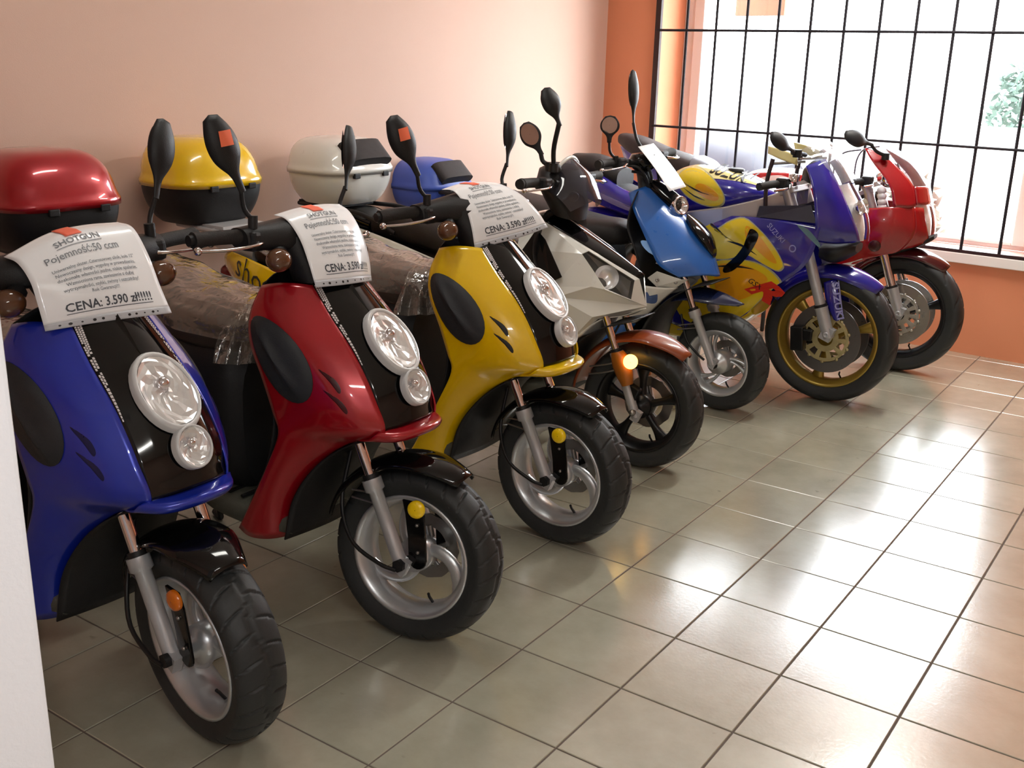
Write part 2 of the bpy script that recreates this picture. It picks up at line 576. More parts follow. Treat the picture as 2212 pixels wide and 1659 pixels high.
# ---------------------------------------------------------------- ceiling lamps
TUBE = mat('lit_fluorescent_tube', (255, 250, 240), emit=(255, 248, 236), estr=5.0)
FIX = mat('white_lamp_housing', (235, 235, 232), rough=0.4)
def ceiling_lamp(x, y, power, where):
    t = thing('ceiling_lamp', 'white twin tube fluorescent lamp on the ceiling ' + where, 'lamp', (x, y, ZC), 0, 'fluorescent lamps on the ceiling')
    MB().box((0, 0, -0.03), (0.22, 1.26, 0.06)).obj('housing', FIX, t, bevel=0.006)
    for s in (-1, 1):
        MB().tube([(s * 0.05, -0.59, -0.078), (s * 0.05, 0.59, -0.078)], 0.013, 10).obj('tube', TUBE, t)
    ld = bpy.data.lights.new('lamp_light', 'AREA')
    ld.shape = 'RECTANGLE'
    ld.size, ld.size_y = 0.16, 1.2
    ld.energy = power
    ld.color = (0.99, 0.98, 0.92)
    lo = bpy.data.objects.new('lamp_light', ld)
    COL.objects.link(lo)
    lo.parent = t
    lo.location = (0, 0, -0.10)
ceiling_lamp(-1.0, -0.1, 8, 'above the scooters')
ceiling_lamp(-0.1, 2.75, 36, 'near the window')
ceiling_lamp(2.2, -2.6, 26, 'added as fill over the free floor')  # unseen lamp added to brighten the far walls and scooter fronts

# ---------------------------------------------------------------- outside
structure(MB().box((0, 24, -0.35), (60, 39.5, 0.1)).obj('ground', mat('pale_pavement', (205, 203, 200), rough=0.9, col2=(190, 188, 186), cscale=1.0)), 'pale paved street outside the window')
# ================================================================ shared vehicle materials
BLACK_GLOSS = mat('gloss_black_plastic', (10, 10, 11), rough=0.08, coat=0.1, spec=.4, noise=0.02)
BLACK_MATT = mat('matt_black_plastic', (26, 26, 28), rough=0.5, spec=0.4, bump=0.15, bscale=400)
DARK_GREY = mat('dark_grey_insert_plastic', (44, 46, 50), rough=0.55, spec=0.4, bump=0.25, bscale=500)
RUBBER = mat('tyre_rubber', (42, 44, 45), rough=0.55, spec=0.45, bump=0.1, bscale=300)
GRIP_RUBBER = mat('grip_rubber', (34, 31, 30), rough=0.7, bump=0.3, bscale=300)
CHROME = mat('chrome', (225, 220, 222), rough=0.08, metal=1.0, noise=0.03)
CAST_SILVER = mat('silver_cast_alloy', (202, 205, 208), rough=0.34, metal=0.7, bump=0.05, bscale=200)
FORK_SILVER = mat('satin_fork_alloy', (186, 188, 192), rough=0.38, metal=0.45)
STEEL = mat('brushed_steel', (150, 148, 146), rough=0.3, metal=0.9)
LAMP_WHITE = mat('pale_lamp_rim', (206, 206, 206), rough=0.3, coat=0.3)
REFLECTOR = mat('lamp_reflector', (236, 236, 236), rough=0.22, metal=0.55, noise=.05)
LENS = clear('lamp_lens', gloss=0.02)
AMBER = mat('amber_reflector', (255, 214, 10), rough=0.15, coat=0.5, bump=0.3, bscale=120)
ORANGE_AMBER = mat('orange_reflector', (214, 110, 14), rough=0.15, coat=0.5, bump=0.4, bscale=120)
SIGNAL_SMOKE = mat('smoked_amber_lens', (92, 58, 36), rough=0.1, coat=0.7)
STICKER = mat('orange_sticker', (255, 124, 86), rough=0.7, emit=None)
MIRROR_GLASS = mat('mirror_glass', (210, 200, 196), rough=0.03, metal=1.0, noise=0.01)
DECAL_WHITE = mat('white_decal', (214, 206, 206), rough=0.4)
SEAT_BROWN = mat('brown_seat_vinyl', (74, 62, 54), rough=0.5, col2=(62, 50, 44), cscale=9)
SEAT_BLACK = mat('black_seat_vinyl', (28, 25, 26), rough=0.55, bump=0.2, bscale=300)
WRAP = clear('crinkled_clear_wrap', tint=(238, 232, 226), gloss=0.10, bump=1.0, bscale=26, haze=0.14, hazecol=(170, 160, 150), reflect=3.0)
CABLE = mat('black_cable', (20, 20, 21), rough=0.45)

def steer_matrix(ang, p0=(-0.005, 0, 0.235), p1=(-0.37, 0, 1.05)):
    a, b = Vector(p0), Vector(p1)
    return rot_about(a, b - a, ang)

def wheel(parent, name, cx, R, w, rim_r, S, rim_m, spokes, disc_side=1, disc_r=0.09, disc_m=None, treads=26, hub_r=0.045, tread=True, na=300):
    """Wheel at (cx, 0, R): cast rim with spokes, tyre with moulded tread, brake disc."""
    C = Vector((cx, 0, R))
    def P(r, a, y): return C + Vector((r * math.cos(a), y, r * math.sin(a)))
    bw = w * 0.40
    mb = MB()
    prof = [(rim_r + .004, -bw), (rim_r + .004, -bw - .004), (rim_r - .004, -bw - .004), (rim_r - .010, -bw + .004), (rim_r - .022, -bw * .62), (rim_r - .026, 0), (rim_r - .022, bw * .62), (rim_r - .010, bw - .004), (rim_r - .004, bw + .004), (rim_r + .004, bw + .004), (rim_r + .004, bw)]
    mb.lathe(prof, C, (0, 1, 0), 56)
    mb.lathe([(rim_r - .002, -bw), (rim_r - .008, -bw * .3), (rim_r - .008, bw * .3), (rim_r - .002, bw)], C, (0, 1, 0), 56)
    kind, ns = spokes
    ri = rim_r - .018
    for k in range(ns):
        a0 = 2 * PI * k / ns + 0.35
        runs = [(0.0, 1.0)] if kind != 'twin' else [(-0.13, 0.55), (0.17, 0.55)]
        for da, sc_ in runs:
            secs = []
            for i in range(9):
                t = i / 8
                r = hub_r * 0.8 + (ri - hub_r * 0.8) * t
                sweep = {'swirl': -0.95 * (t ** 1.3), 'twin': -0.55 * t, 'straight': 0.0}[kind]
                a = a0 + da * (1.0 if kind != 'twin' else (0.9 + 0.1 * t)) + sweep
                hw = (0.017 + 0.016 * t ** 3 - 0.004 * math.sin(PI * t)) * (1 if kind != 'twin' else 0.5)
                if kind == 'swirl': hw = 0.018 + 0.02 * t ** 2
                hd = 0.016 - 0.004 * t
                c = P(r, a, 0)
                tn = Vector((-math.sin(a), 0, math.cos(a)))
                secs.append([c + tn * (hw * math.cos(q)) + Vector((0, hd * math.sin(q), 0)) for q in [2 * PI * j / 10 for j in range(10)]])
            mb.loft(secs)
    mb.lathe([(0.002, -.05), (hub_r * .55, -.05), (hub_r * .6, -.036), (hub_r, -.034), (hub_r * 1.05, -.01), (hub_r * 1.05, .02), (hub_r * .7, .034), (hub_r * .6, .05), (0.002, .05)], C, (0, 1, 0), 28)
    root = mb.xf(S).obj(name, rim_m, parent)
    # tyre
    t = R - rim_r
    n = 34
    prof = []
    for i in range(n + 1):
        q = -1.0 + 2.0 * i / n
        a = q * 2.25
        y = (w / 2) * math.sin(min(max(a, -PI / 2), PI / 2)) if abs(a) < PI / 2 else math.copysign(w / 2 * (1 - 0.22 * ((abs(a) - PI / 2) / (2.25 - PI / 2)) ** 1.5), a)
        r = rim_r + t * (0.54 + 0.46 * math.cos(a)) if abs(a) < PI / 2 else rim_r + t * 0.54 * (1 - (abs(a) - PI / 2) / (2.25 - PI / 2))
        prof.append((r, y, a))
    g = []
    for k in range(na):
        ang = 2 * PI * k / na
        row = []
        for r, y, a in prof:
            v = a / (PI / 2)
            if tread and abs(v) < 1.02:
                d = 0.0
                if abs(v - 0.10 * math.sin(ang * 9)) < 0.055: d = .005
                ph = (ang * treads / (2 * PI) + (0.5 if v > 0 else 0.0) + 0.6 * abs(v) ** 1.4) % 1.0
                if 0.16 < abs(v) < 0.92 and ph < 0.09: d = .005
                r -= d
            row.append(P(r, ang, y))
        g.append(row)
    MB().grid(g, cu=True).xf(S).obj('tyre', RUBBER, root)
    if disc_r:
        dm = disc_m or STEEL
        y0 = 0.052 * disc_side
        d = MB()
        N = 48
        for y in (y0, y0 + .004):
            gg = [[P(disc_r * f * (1 + (.02 * math.cos(12 * 2 * PI * k / N) if f == 1 else 0)), 2 * PI * k / N, y) for k in range(N)] for f in (.62, 1)]
            d.grid(gg, cv=True, smooth=False)
        d.grid([[P(disc_r, 2 * PI * k / N, y) for k in range(N)] for y in (y0, y0 + .004)], cv=True)
        for k in range(24):
            a = 2 * PI * k / 24
            d.lathe([(.0045, y0 - .0008), (.0005, y0 - .0008)], P(disc_r * (.74 if k % 2 else .88), a, 0), (0, 1, 0), 8)
        for k in range(5):
            a = 2 * PI * k / 5
            d.tube([P(.03, a, y0), P(disc_r * .66, a + .3, y0)], .008, 8)
        d.xf(S).obj('brake_disc', dm, root)
    v = P(rim_r - .02, -1.2, 0)
    MB().tube([v, P(rim_r - .045, -1.2, -.012), P(rim_r - .055, -1.15, -.02)], .004, 8).xf(S).obj('valve_stem', BLACK_MATT, root)
    return root

def pod(parent, name, root, foot, tip, wd, S, facing=(1, 0, 0), sticker=False, shell=None, stem_r=.006, glass=True, fat=1.0):
    """Rear-view mirror: bent stem, collar and teardrop shell with glass at the back."""
    root, foot, tip = Vector(root), Vector(foot), Vector(tip)
    ax = (tip - foot)
    L = ax.length
    ax.normalize()
    fc = Vector(facing)
    fc = (fc - ax * fc.dot(ax)).normalized()
    sd = ax.cross(fc)
    mid = (root + foot) / 2 + Vector((-.012, 0, -.005))
    m = MB()
    m.tube(curve([root, mid, foot + ax * .01], 8), [stem_r] * 8, 8)
    m.tube([root - Vector((0, 0, .02)), root + Vector((0, 0, .012))], stem_r * 2.1, 8)
    st = m.xf(S).obj(name, BLACK_MATT, parent)
    g = []
    N = 26
    prof = [Vector((w_, 0, 0)) for w_ in (.22, .24, .27, .40, .66, .88, .98, 1.0, .95, .82, .60, .04)]
    for i in range(N + 1):
        t = i / N
        wv = max(.01, spl(prof, t).x) * wd * .5
        if t > .92: wv = wd * .5 * .60 * math.sqrt(max(.002, 1 - ((t - .92) / .08) ** 2))
        c = foot + ax * (L * t)
        row = []
        for k in range(16):
            a = 2 * PI * k / 16
            dd = math.sin(a) * (wv * .62 if math.sin(a) > 0 else wv * .22) * fat
            row.append(c + sd * (wv * math.cos(a)) + fc * dd)
        g.append(row)
    sh = MB().loft(g).xf(S).obj('mirror_shell', shell or BLACK_MATT, st)
    if glass:
        gg = []
        cc = foot + ax * (L * .64) - fc * (wd * .115 * fat)
        for r in (0.02, 1):
            gg.append([cc + sd * (wd * .40 * r * math.cos(q)) + ax * (L * .30 * r * math.sin(q)) for q in [2 * PI * k / 24 for k in range(24)]])
        MB().grid(gg, cv=True).xf(S).obj('mirror_glass', MIRROR_GLASS, st)
    if sticker:
        c = foot + ax * (L * .70)
        a2 = (ax * .97 + sd * .25).normalized()
        s2 = (sd - a2 * sd.dot(a2)).normalized()
        gg = []
        for i in range(5):
            row = []
            for j in range(5):
                q = c + a2 * ((i / 4 - .5) * .036) + s2 * ((j / 4 - .5) * .036)
                off = (q - c).dot(sd)
                row.append(q + fc * (wd * .5 * .62 * math.sqrt(max(0, 1 - (off / (wd * .52)) ** 2)) + .002))
            gg.append(row)
        MB().grid(gg).xf(S).obj('sticker', STICKER, st, label='square orange sticker')
    return st

def fork(parent, y, S, a=(-.004, .232), b=(-.102, .446), c=(-.19, .64), r=.0185, lower=None, guard=None):
    """One telescopic fork leg with chrome stanchion, collar and dust seal."""
    A, B, Cc = Vector((a[0], y, a[1])), Vector((b[0], y, b[1])), Vector((c[0], y, c[1]))
    d = (B - A).normalized()
    m = MB().tube([A - d * .012, A + d * .02, A + d * .10, B - d * .035, B - d * .03, B], [r * .9, r, r, r, r * 1.42, r * 1.42], 16)
    m.box(A + Vector((.006, 0, -.004)), (.030, r * 1.3, .045), Matrix.Rotation(.43, 4, 'Y'))
    leg = m.xf(S).obj('fork_leg', lower or FORK_SILVER, parent)
    MB().tube([B, B + d * .012], r * 1.12, 14).xf(S).obj('dust_seal', BLACK_MATT, leg)
    MB().tube([B, Cc], r * .78, 14).xf(S).obj('stanchion', CHROME, leg)
    return leg

def fender(parent, name, cx, R, r0, a0, a1, hw, m, S, n=26, drop=.03, front=.45, rear=.8):
    """Mudguard hugging the wheel from angle a0 (front) to a1 (rear)."""
    g = []
    for i in range(n + 1):
        t = i / n
        a = a0 + (a1 - a0) * t
        k = min(1.0, front + (1 - front) * min(1, t / .22)) * min(1.0, rear + (1 - rear) * min(1, (1 - t) / .2))
        row = []
        for j in range(15):
            q = -1 + 2 * j / 14
            y = hw * k * math.sin(q * 1.35) / math.sin(1.35)
            r = r0 - drop * (1 - math.cos(q * 1.35)) * (1 if abs(q) < .99 else 1.1)
            row.append(Vector((cx + r * math.cos(a), y, R + r * math.sin(a))))
        g.append(row)
    return MB().grid(g).xf(S).obj(name, m, parent, solid=.004)

def top_box(parent, x, z, lid_m, base_m, L=.36, W=.41, base_h=.145, lid_h=.15, pad=False, low=False, label=None):
    """Luggage box on the rear rack."""
    g = loftx([(-.44, 0, .40, .42), (-.32, 0, .46, .48), (0, 0, .49, .5), (.3, 0, .485, .49), (.42, 0, .44, .42)], 10)
    def body(h0, h1, f0, f1, n=12):
        rows = []
        for i in range(n + 1):
            t = i / n
            rows.append((h0 + (h1 - h0) * t, f0(t), f1(t)))
        return rows
    def ring(zz, fl, fw, e=3.2, nn=36, sh=0.0):
        o = []
        for k in range(nn):
            a = 2 * PI * k / nn
            c, s_ = math.cos(a), math.sin(a)
            o.append(Vector((x + sh + L / 2 * fl * math.copysign(abs(c) ** (2 / e), c), W / 2 * fw * math.copysign(abs(s_) ** (2 / e), s_), z + zz)))
        return o
    b = MB()
    rows = []
    for i in range(9):
        t = i / 8
        f = .70 + .30 * math.sin(t * PI / 2) ** .7
        rows.append(ring(base_h * t, f, f * .99 + .01))
    b.loft(rows)
    base = b.obj('top_box', base_m, parent, label=label)
    l = MB()
    rows = [ring(base_h, 1.0, 1.0), ring(base_h - .006, 1.035, 1.03), ring(base_h + .014, 1.04, 1.035), ring(base_h + .022, 1.015, 1.01)]
    for i in range(1, 11):
        t = i / 10
        f = math.cos(t * PI / 2) ** .42 if t < 1 else 0.02
        rows.append(ring(base_h + .022 + lid_h * math.sin(t * PI / 2) ** 1.1, max(.02, f * 1.0), max(.02, (.25 * f + .75 * math.cos(t * PI / 2 * .98) ** .5) * 1.0), 3.0, sh=-.03 * t))
    l.loft(rows)
    l.obj('lid', lid_m, base)
    for s in (-1, 1):
        MB().box((x + L / 2 * 1.0, s * .09, z + base_h - .008), (.016, .035, .022)).obj('latch', BLACK_MATT, base, bevel=.003)
    if pad:
        p = []
        for i in range(9):
            t = i / 8
            p.append(sec(0, 0, 1, 1, 20, 3.5))
        pd_ = MB()
        rows = []
        for i in range(8):
            t = i / 7
            w = (.115 if t < .85 else .10)
            yy = W * .30
            hh = .045 * (1 - .12 * abs(2 * t - 1))
            c = Vector((x + L * .30 + .075 * t, 0, z + base_h + lid_h * (.98 - .62 * t)))
            rows.append([c + Vector((0, yy * math.copysign(abs(math.cos(q)) ** .5, math.cos(q)), 0)) + Vector((.62, 0, .78)) * (.028 * math.copysign(abs(math.sin(q)) ** .7, math.sin(q))) for q in [2 * PI * k / 20 for k in range(20)]])
        pd_.loft(rows).obj('back_pad', SEAT_BLACK, base, bevel=.004)
    return base

def rear_end(root, side_m, seat_m, side_text=None, wheelbase=1.25, rear_r=.236, silver=True, tail_m=None, seat_top=.81, dz=0.0):
    """Everything of a step-through scooter behind the leg shield."""
    I = Matrix.Identity(4)
    MB().loft(loftx([(-.33, .27, .15, .03), (-.45, .265, .17, .032), (-.62, .27, .165, .035), (-.72, .30, .14, .06)], 14, e=5)).obj('footboard', mat('grey_footboard_plastic', (84, 84, 74), rough=.6, bump=.2, bscale=300), root)
    for k in range(6):
        MB().box((-.42 - .055 * k, 0, .303), (.012, .27, .006)).obj('footboard_rib', BLACK_MATT, root)
    MB().loft(loftx([(-.55, .50, .10, .20), (-.60, .52, .145, .24), (-.72, .55, .155, .21), (-.95, .60, .15, .15), (-1.25, .66, .13, .11), (-1.42, .70, .09, .07)], 20, e=3)).obj('under_seat_body', BLACK_MATT, root)
    st = seat_top
    seat = MB().loft(loftx([(-.47, st - .075, .04, .028), (-.52, st - .06, .10, .055), (-.66, st - .06, .145, .06), (-.82, st - .045, .155, .065), (-.95, st - .02, .15, .07), (-1.12, st + .0, .14, .07), (-1.27, st - .005, .11, .06), (-1.31, st - .01, .06, .03)], 26, e=2.8)).obj('seat', seat_m, root)
    for s in (-1, 1):
        rows = [[(-.70, .150, .50 + dz), (-.86, .172, .52 + dz), (-1.05, .182, .57 + dz), (-1.25, .168, .62 + dz), (-1.40, .10, .68 + dz)],
                [(-.70, .165, .57 + dz), (-.86, .188, .59 + dz), (-1.05, .196, .63 + dz), (-1.27, .178, .68 + dz), (-1.43, .11, .72 + dz)],
                [(-.72, .165, .63 + dz), (-.88, .186, .66 + dz), (-1.07, .192, .70 + dz), (-1.28, .172, .745 + dz), (-1.44, .11, .765 + dz)],
                [(-.76, .148, .69 + dz), (-.90, .165, .72 + dz), (-1.08, .170, .76 + dz), (-1.28, .152, .79 + dz), (-1.42, .10, .79 + dz)]]
        pt = Patch(rows, mirror=(s < 0))
        p = MB().grid(pt.grid(18, 24)).obj('rear_side_panel', side_m, root, solid=.004, side=True)
        if side_text and s < 0:
            vs, fs = text_polys(side_text, .115)
            mb = MB()
            pts = []
            for v in vs:
                px, pz = v.x * 1.05, v.y
                # the word climbs with the panel towards the tail
                x = -1.13 + px * .955
                z = .672 + dz - px * .30 + pz * .93
                q, n = pt.onto(x, z)
                pts.append(q + n * .0055)
            mb.add(pts, fs, False)
            mb.obj('lettering', mat('dark_grey_lettering', (62, 56, 40), rough=.4), p, label='word shotgun in thin dark letters')
    # rack, tail, rear wheel, engine
    rk = MB()
    for s in (-1, 1):
        rk.tube(curve([(-1.12, s * .135, st - .02), (-1.3, s * .14, st + .04), (-1.5, s * .12, st + .045), (-1.72, s * .09, st + .045)], 14), .010, 8)
    rk.tube([(-1.5, -.12, st + .045), (-1.5, .12, st + .045)], .008, 8)
    rk.tube([(-1.7, -.09, st + .045), (-1.7, .09, st + .045)], .008, 8)
    rk.box((-1.58, 0, st + .056), (.26, .2, .012))
    rk.obj('luggage_rack', tail_m or BLACK_MATT, root)
    MB().loft(loftx([(-1.30, st - .03, .10, .05), (-1.42, st - .0, .11, .05), (-1.52, st + .0, .09, .04), (-1.56, st, .05, .02)], 12)).obj('tail_cowl', tail_m or BLACK_GLOSS, root)
    MB().loft(loftx([(-1.44, .68, .06, .03), (-1.50, .69, .075, .035), (-1.53, .69, .06, .025)], 8)).obj('tail_lamp', mat('red_tail_lens', (130, 14, 18), rough=.1, coat=.6), root)
    wheel(root, 'rear_wheel', -wheelbase, rear_r, .125, .165, I, CAST_SILVER, ('swirl', 3), disc_r=0, tread=False, na=64)
    MB().loft(loftx([(-.85, .33, .10, .08), (-1.0, .32, .13, .10), (-1.2, .30, .12, .09), (-1.35, .28, .08, .06)], 10, e=4)).obj('engine_case', mat('engine_alloy', (70, 70, 72), rough=.5, metal=.4), root)
    MB().tube(curve([(-.95, -.11, .24), (-1.1, -.15, .25), (-1.28, -.17, .30), (-1.55, -.17, .36)], 12), [.018, .02, .03, .05, .055, .055, .055, .055, .055, .052, .045, .03], 12).obj('exhaust', BLACK_MATT, root)
    cs = MB()
    for s in (-1, 1):
        cs.tube([(-.90, s * .07, .22), (-.98, s * .15, .012)], .011, 8)
        cs.tube([(-.98, s * .15, .012), (-1.03, s * .17, .012)], .012, 8)
    cs.tube([(-.95, -.11, .115), (-.95, .11, .115)], .009, 8)
    cs.obj('centre_stand', BLACK_MATT, root)
    return seat

def wrap_cover(name, label, loc, rz, front=True, st=.81, seed=1, grp=None):
    """Loose clear plastic film over the seat, tied in front under the nose."""
    rnd = random.Random(seed)
    rings = loftx([(-.44, st - .07, .05, .05), (-.50, st - .06, .115, .085), (-.66, st - .05, .165, .085), (-.82, st - .035, .172, .085), (-.97, st - .01, .168, .09), (-1.12, st + .01, .158, .09), (-1.28, st + .005, .13, .08), (-1.34, st, .08, .05)], 60, n=48)
    ph = [rnd.uniform(0, 6) for _ in range(6)]
    for i, rg in enumerate(rings):
        c = sum(rg, Vector()) / len(rg)
        for k, p in enumerate(rg):
            a = 2 * PI * k / len(rg)
            t = i / 59
            f = .008 * math.sin(9 * a + 30 * t + ph[0]) * math.sin(5 * a - 12 * t + ph[1]) + .006 * math.sin(21 * a + 7 * t + ph[2]) * (1 if t < .35 else .4)
            d = (p - c)
            if d.length > 1e-4: rg[k] = p + d.normalized() * f
    g = [[p for p in rg[1:25]] for rg in rings]
    t = thing(name, label, 'plastic cover', loc, rz, grp)
    MB().grid(g).obj('film_sheet', WRAP, t)
    if front:
        # gathered folds hanging over the nose of the seat
        gg = []
        for i in range(13):
            u = i / 12
            row = []
            for k in range(49):
                a = -1.45 + 2.9 * k / 48
                fold = .014 * math.sin(a * 15 + 1.3 * math.sin(3 * u + ph[3])) * (.35 + .65 * u) + .006 * math.sin(a * 31 + ph[4])
                r = .035 + .115 * u ** .8 + fold
                row.append(Vector((-.585 + r * math.cos(a) * .95, r * math.sin(a) * 1.25, st + .022 - .135 * u ** 1.3 + .4 * fold)))
            gg.append(row)
        MB().grid(gg).obj('gathered_folds', WRAP, t)
    return t

def inner_parts(root):
    # black inner parts
    inn = [[(-.34, -.16, .235), (-.33, -.08, .235), (-.325, 0, .235), (-.33, .08, .235), (-.34, .16, .235)],
           [(-.31, -.15, .36), (-.285, -.07, .36), (-.28, 0, .36), (-.285, .07, .36), (-.31, .15, .36)],
           [(-.24, -.13, .465), (-.215, -.06, .475), (-.21, 0, .478), (-.215, .06, .475), (-.24, .13, .465)],
           [(-.14, -.11, .54), (-.12, -.05, .555), (-.115, 0, .56), (-.12, .05, .555), (-.14, .11, .54)],
           [(-.02, -.095, .585), (-.01, -.05, .59), (-.008, 0, .59), (-.01, .05, .59), (-.02, .095, .585)]]
    MB().grid(Patch(inn).grid(22, 16)).obj('inner_fender', BLACK_MATT, root, solid=.004)
    ish = [[(-.46, -.200, .255), (-.45, -.1, .25), (-.45, 0, .25), (-.45, .1, .25), (-.46, .200, .255)],
           [(-.40, -.200, .37), (-.36, -.1, .37), (-.35, 0, .37), (-.36, .1, .37), (-.40, .200, .37)],
           [(-.345, -.200, .47), (-.33, -.1, .47), (-.33, 0, .47), (-.33, .1, .47), (-.345, .200, .47)],
           [(-.315, -.200, .60), (-.34, -.1, .60), (-.35, 0, .60), (-.34, .1, .60), (-.315, .200, .60)],
           [(-.345, -.202, .70), (-.37, -.1, .71), (-.38, 0, .71), (-.37, .1, .71), (-.345, .202, .70)],
           [(-.388, -.198, .79), (-.41, -.1, .80), (-.42, 0, .80), (-.41, .1, .80), (-.388, .198, .79)],
           [(-.392, -.186, .865), (-.415, -.09, .88), (-.42, 0, .88), (-.415, .09, .88), (-.392, .186, .865)],
           [(-.384, -.152, .93), (-.405, -.08, .95), (-.41, 0, .95), (-.405, .08, .95), (-.384, .152, .93)]]
    MB().grid(Patch(ish).grid(32, 16)).obj('inner_leg_shield', BLACK_MATT, root, solid=-.004)

# ================================================================ the three matching scooters
def shotgun(label, cx, cy, rz, steer, paint, vent_m, lens_m, deep=None):
    root = thing('motor_scooter', label, 'scooter', (cx, cy, 0), rz, 'scooters in the row')
    S = steer_matrix(steer)
    I = Matrix.Identity(4)
    wheel(root, 'front_wheel', 0, .238, .122, .166, S, CAST_SILVER, ('swirl', 3), na=640)
    for s in (-1, 1):
        fork(root, s * .086, S)
    f = fender(root, 'front_fender', 0, .238, .272, math.radians(60), math.radians(163), .076, BLACK_GLOSS, S, front=.55)
    # plate between fender and axle with the side reflector
    for s in (-1, 1):
        pl_ = []
        ctr = [(.000, .405, .026), (.012, .37, .028), (.022, .30, .026), (.026, .25, .026)]
        lft = [(x - h, z) for x, z, h in ctr]
        rgt = [(x + h, z) for x, z, h in ctr]
        arc = [(.026 + .026 * math.cos(q), .25 + .026 * math.sin(q)) for q in [PI + (PI * k / 8) for k in range(1, 8)]]
        outl = lft + arc + rgt[::-1]
        br = MB().prism([(x + .012, s * .070, z) for x, z in outl], (0, s * .008, 0)).xf(S).obj('fender_bracket', BLACK_GLOSS, f, bevel=.002)
        rf = MB().lathe([(.0235, 0), (.0235, .006), (.021, .010), (.012, .0125), (.001, .013)], (.031, s * .079, .388), (.12, s, .06), 24, caps=False)
        rf.xf(S).obj('side_reflector', lens_m, f)
        for x, z in ((.034, .345), (.040, .272)):
            MB().ball((x, s * .080, z), .005, 8, 6).xf(S).obj('bolt', STEEL, f)
    ax = MB().tube([(0, -.108, .236), (0, .108, .236)], .010, 10)
    ax.tube([(0, -.112, .236), (0, -.098, .236)], .017, 6)
    ax.xf(S).obj('axle', BLACK_MATT, root)
    MB().tube(curve([(-.004, -.112, .225), (-.05, -.118, .235), (-.14, -.11, .275), (-.20, -.07, .36), (-.20, -.03, .50)], 20), .0055, 8).xf(S).obj('speedometer_cable', CABLE, root)
    br = MB()
    for dz in (0, .028):
        br.tube([(-.09, -.088, .41 - dz), (-.16, -.085, .405 - dz * .7)], .003, 6)
    br.xf(S).obj('cable_clip', STEEL, root)
    # front bodywork
    side = [
        [(-.352, .115, .228), (-.378, .165, .228), (-.408, .192, .23), (-.438, .204, .236), (-.468, .205, .25)],
        [(-.318, .110, .355), (-.336, .160, .355), (-.358, .190, .355), (-.382, .203, .355), (-.402, .205, .36)],
        [(-.245, .108, .462), (-.270, .150, .46), (-.302, .184, .458), (-.326, .200, .458), (-.345, .205, .46)],
        [(-.142, .104, .541), (-.182, .138, .54), (-.222, .168, .545), (-.262, .193, .552), (-.297, .205, .56)],
        [(-.028, .100, .592), (-.088, .148, .60), (-.155, .178, .605), (-.240, .196, .61), (-.312, .206, .615)],
        [(-.052, .105, .68), (-.112, .160, .685), (-.185, .188, .69), (-.270, .202, .70), (-.345, .207, .70)],
        [(-.118, .103, .78), (-.175, .158, .785), (-.248, .187, .79), (-.320, .202, .79), (-.388, .204, .79)],
        [(-.210, .098, .872), (-.257, .142, .874), (-.308, .172, .873), (-.352, .188, .87), (-.394, .192, .865)],
        [(-.272, .090, .935), (-.304, .118, .94), (-.336, .138, .94), (-.362, .152, .936), (-.385, .158, .93)]]
    for s in (1, -1):
        pt = Patch(side, mirror=(s < 0))
        p = MB().grid(pt.grid(48, 22)).obj('leg_shield_panel', paint, root, solid=.005, side=True, label='glossy painted leg shield and front side panel')
        ins = ellipse(-.288, .762, .128, .062, math.radians(-46), 32, .22)
        decal(pt, ins, 'side_insert', DARK_GREY, p, off=.003, dome=.012, ridge=((-.355, .838), (-.225, .69), .010, .010), rings=7)
        for k, (vx, vz) in enumerate(((-.128, .715), (-.108, .665))):
            sl = smooth_poly([(vx - .050, vz + .036), (vx - .010, vz + .016), (vx + .010, vz - .008), (vx + .008, vz - .020), (vx - .016, vz + .006)], 20)
            decal(pt, sl, 'vent', vent_m, p, off=-.0002, dome=.0012, rings=2)
    mask_rows = [[(-.028, -.100, .598), (-.012, -.055, .600), (-.006, 0, .602), (-.012, .055, .600), (-.028, .100, .598)],
                 [(-.052, -.105, .68), (-.030, -.058, .684), (-.023, 0, .688), (-.030, .058, .684), (-.052, .105, .68)],
                 [(-.118, -.103, .78), (-.093, -.057, .786), (-.085, 0, .790), (-.093, .057, .786), (-.118, .103, .78)],
                 [(-.210, -.098, .872), (-.190, -.054, .880), (-.182, 0, .885), (-.190, .054, .880), (-.210, .098, .872)],
                 [(-.277, -.088, .938), (-.264, -.048, .948), (-.258, 0, .953), (-.264, .048, .948), (-.277, .088, .938)]]
    mp = Patch(mask_rows)
    mk = MB().grid(mp.grid(30, 24)).obj('front_mask', BLACK_GLOSS, root, solid=-.005)
    # patterned strips along the mask edges
    for s in (0, 1):
        mb = MB()
        for i in range(34):
            u = .98 - .54 * i / 34
            wd = .095 * (1 - i / 40)
            ncol = 3 if i < 12 else (2 if i < 24 else 1)
            for c in range(ncol):
                if (i + c) % 5 == 4 and i > 8 and ncol > 1: continue
                v0 = .015 + wd * c / ncol
                v1 = v0 + wd / ncol * .78
                u0, u1 = u - .003 * (c % 2) * 2, u - .0125 - .003 * (c % 2) * 2
                q = []
                for uu, vv in ((u0, v0), (u0, v1), (u1, v1), (u1, v0)):
                    vv = vv if s == 0 else 1 - vv
                    n = mp.n(uu, vv)
                    if n.x < 0: n = -n
                    q.append(mp.p(uu, vv) + n * .0013)
                mb.add(q, [(0, 1, 2, 3)], False)
        mb.obj('chain_decal', DECAL_WHITE, mk, label='white chain pattern strip along the mask edge')
    # central ridge
    rd = []
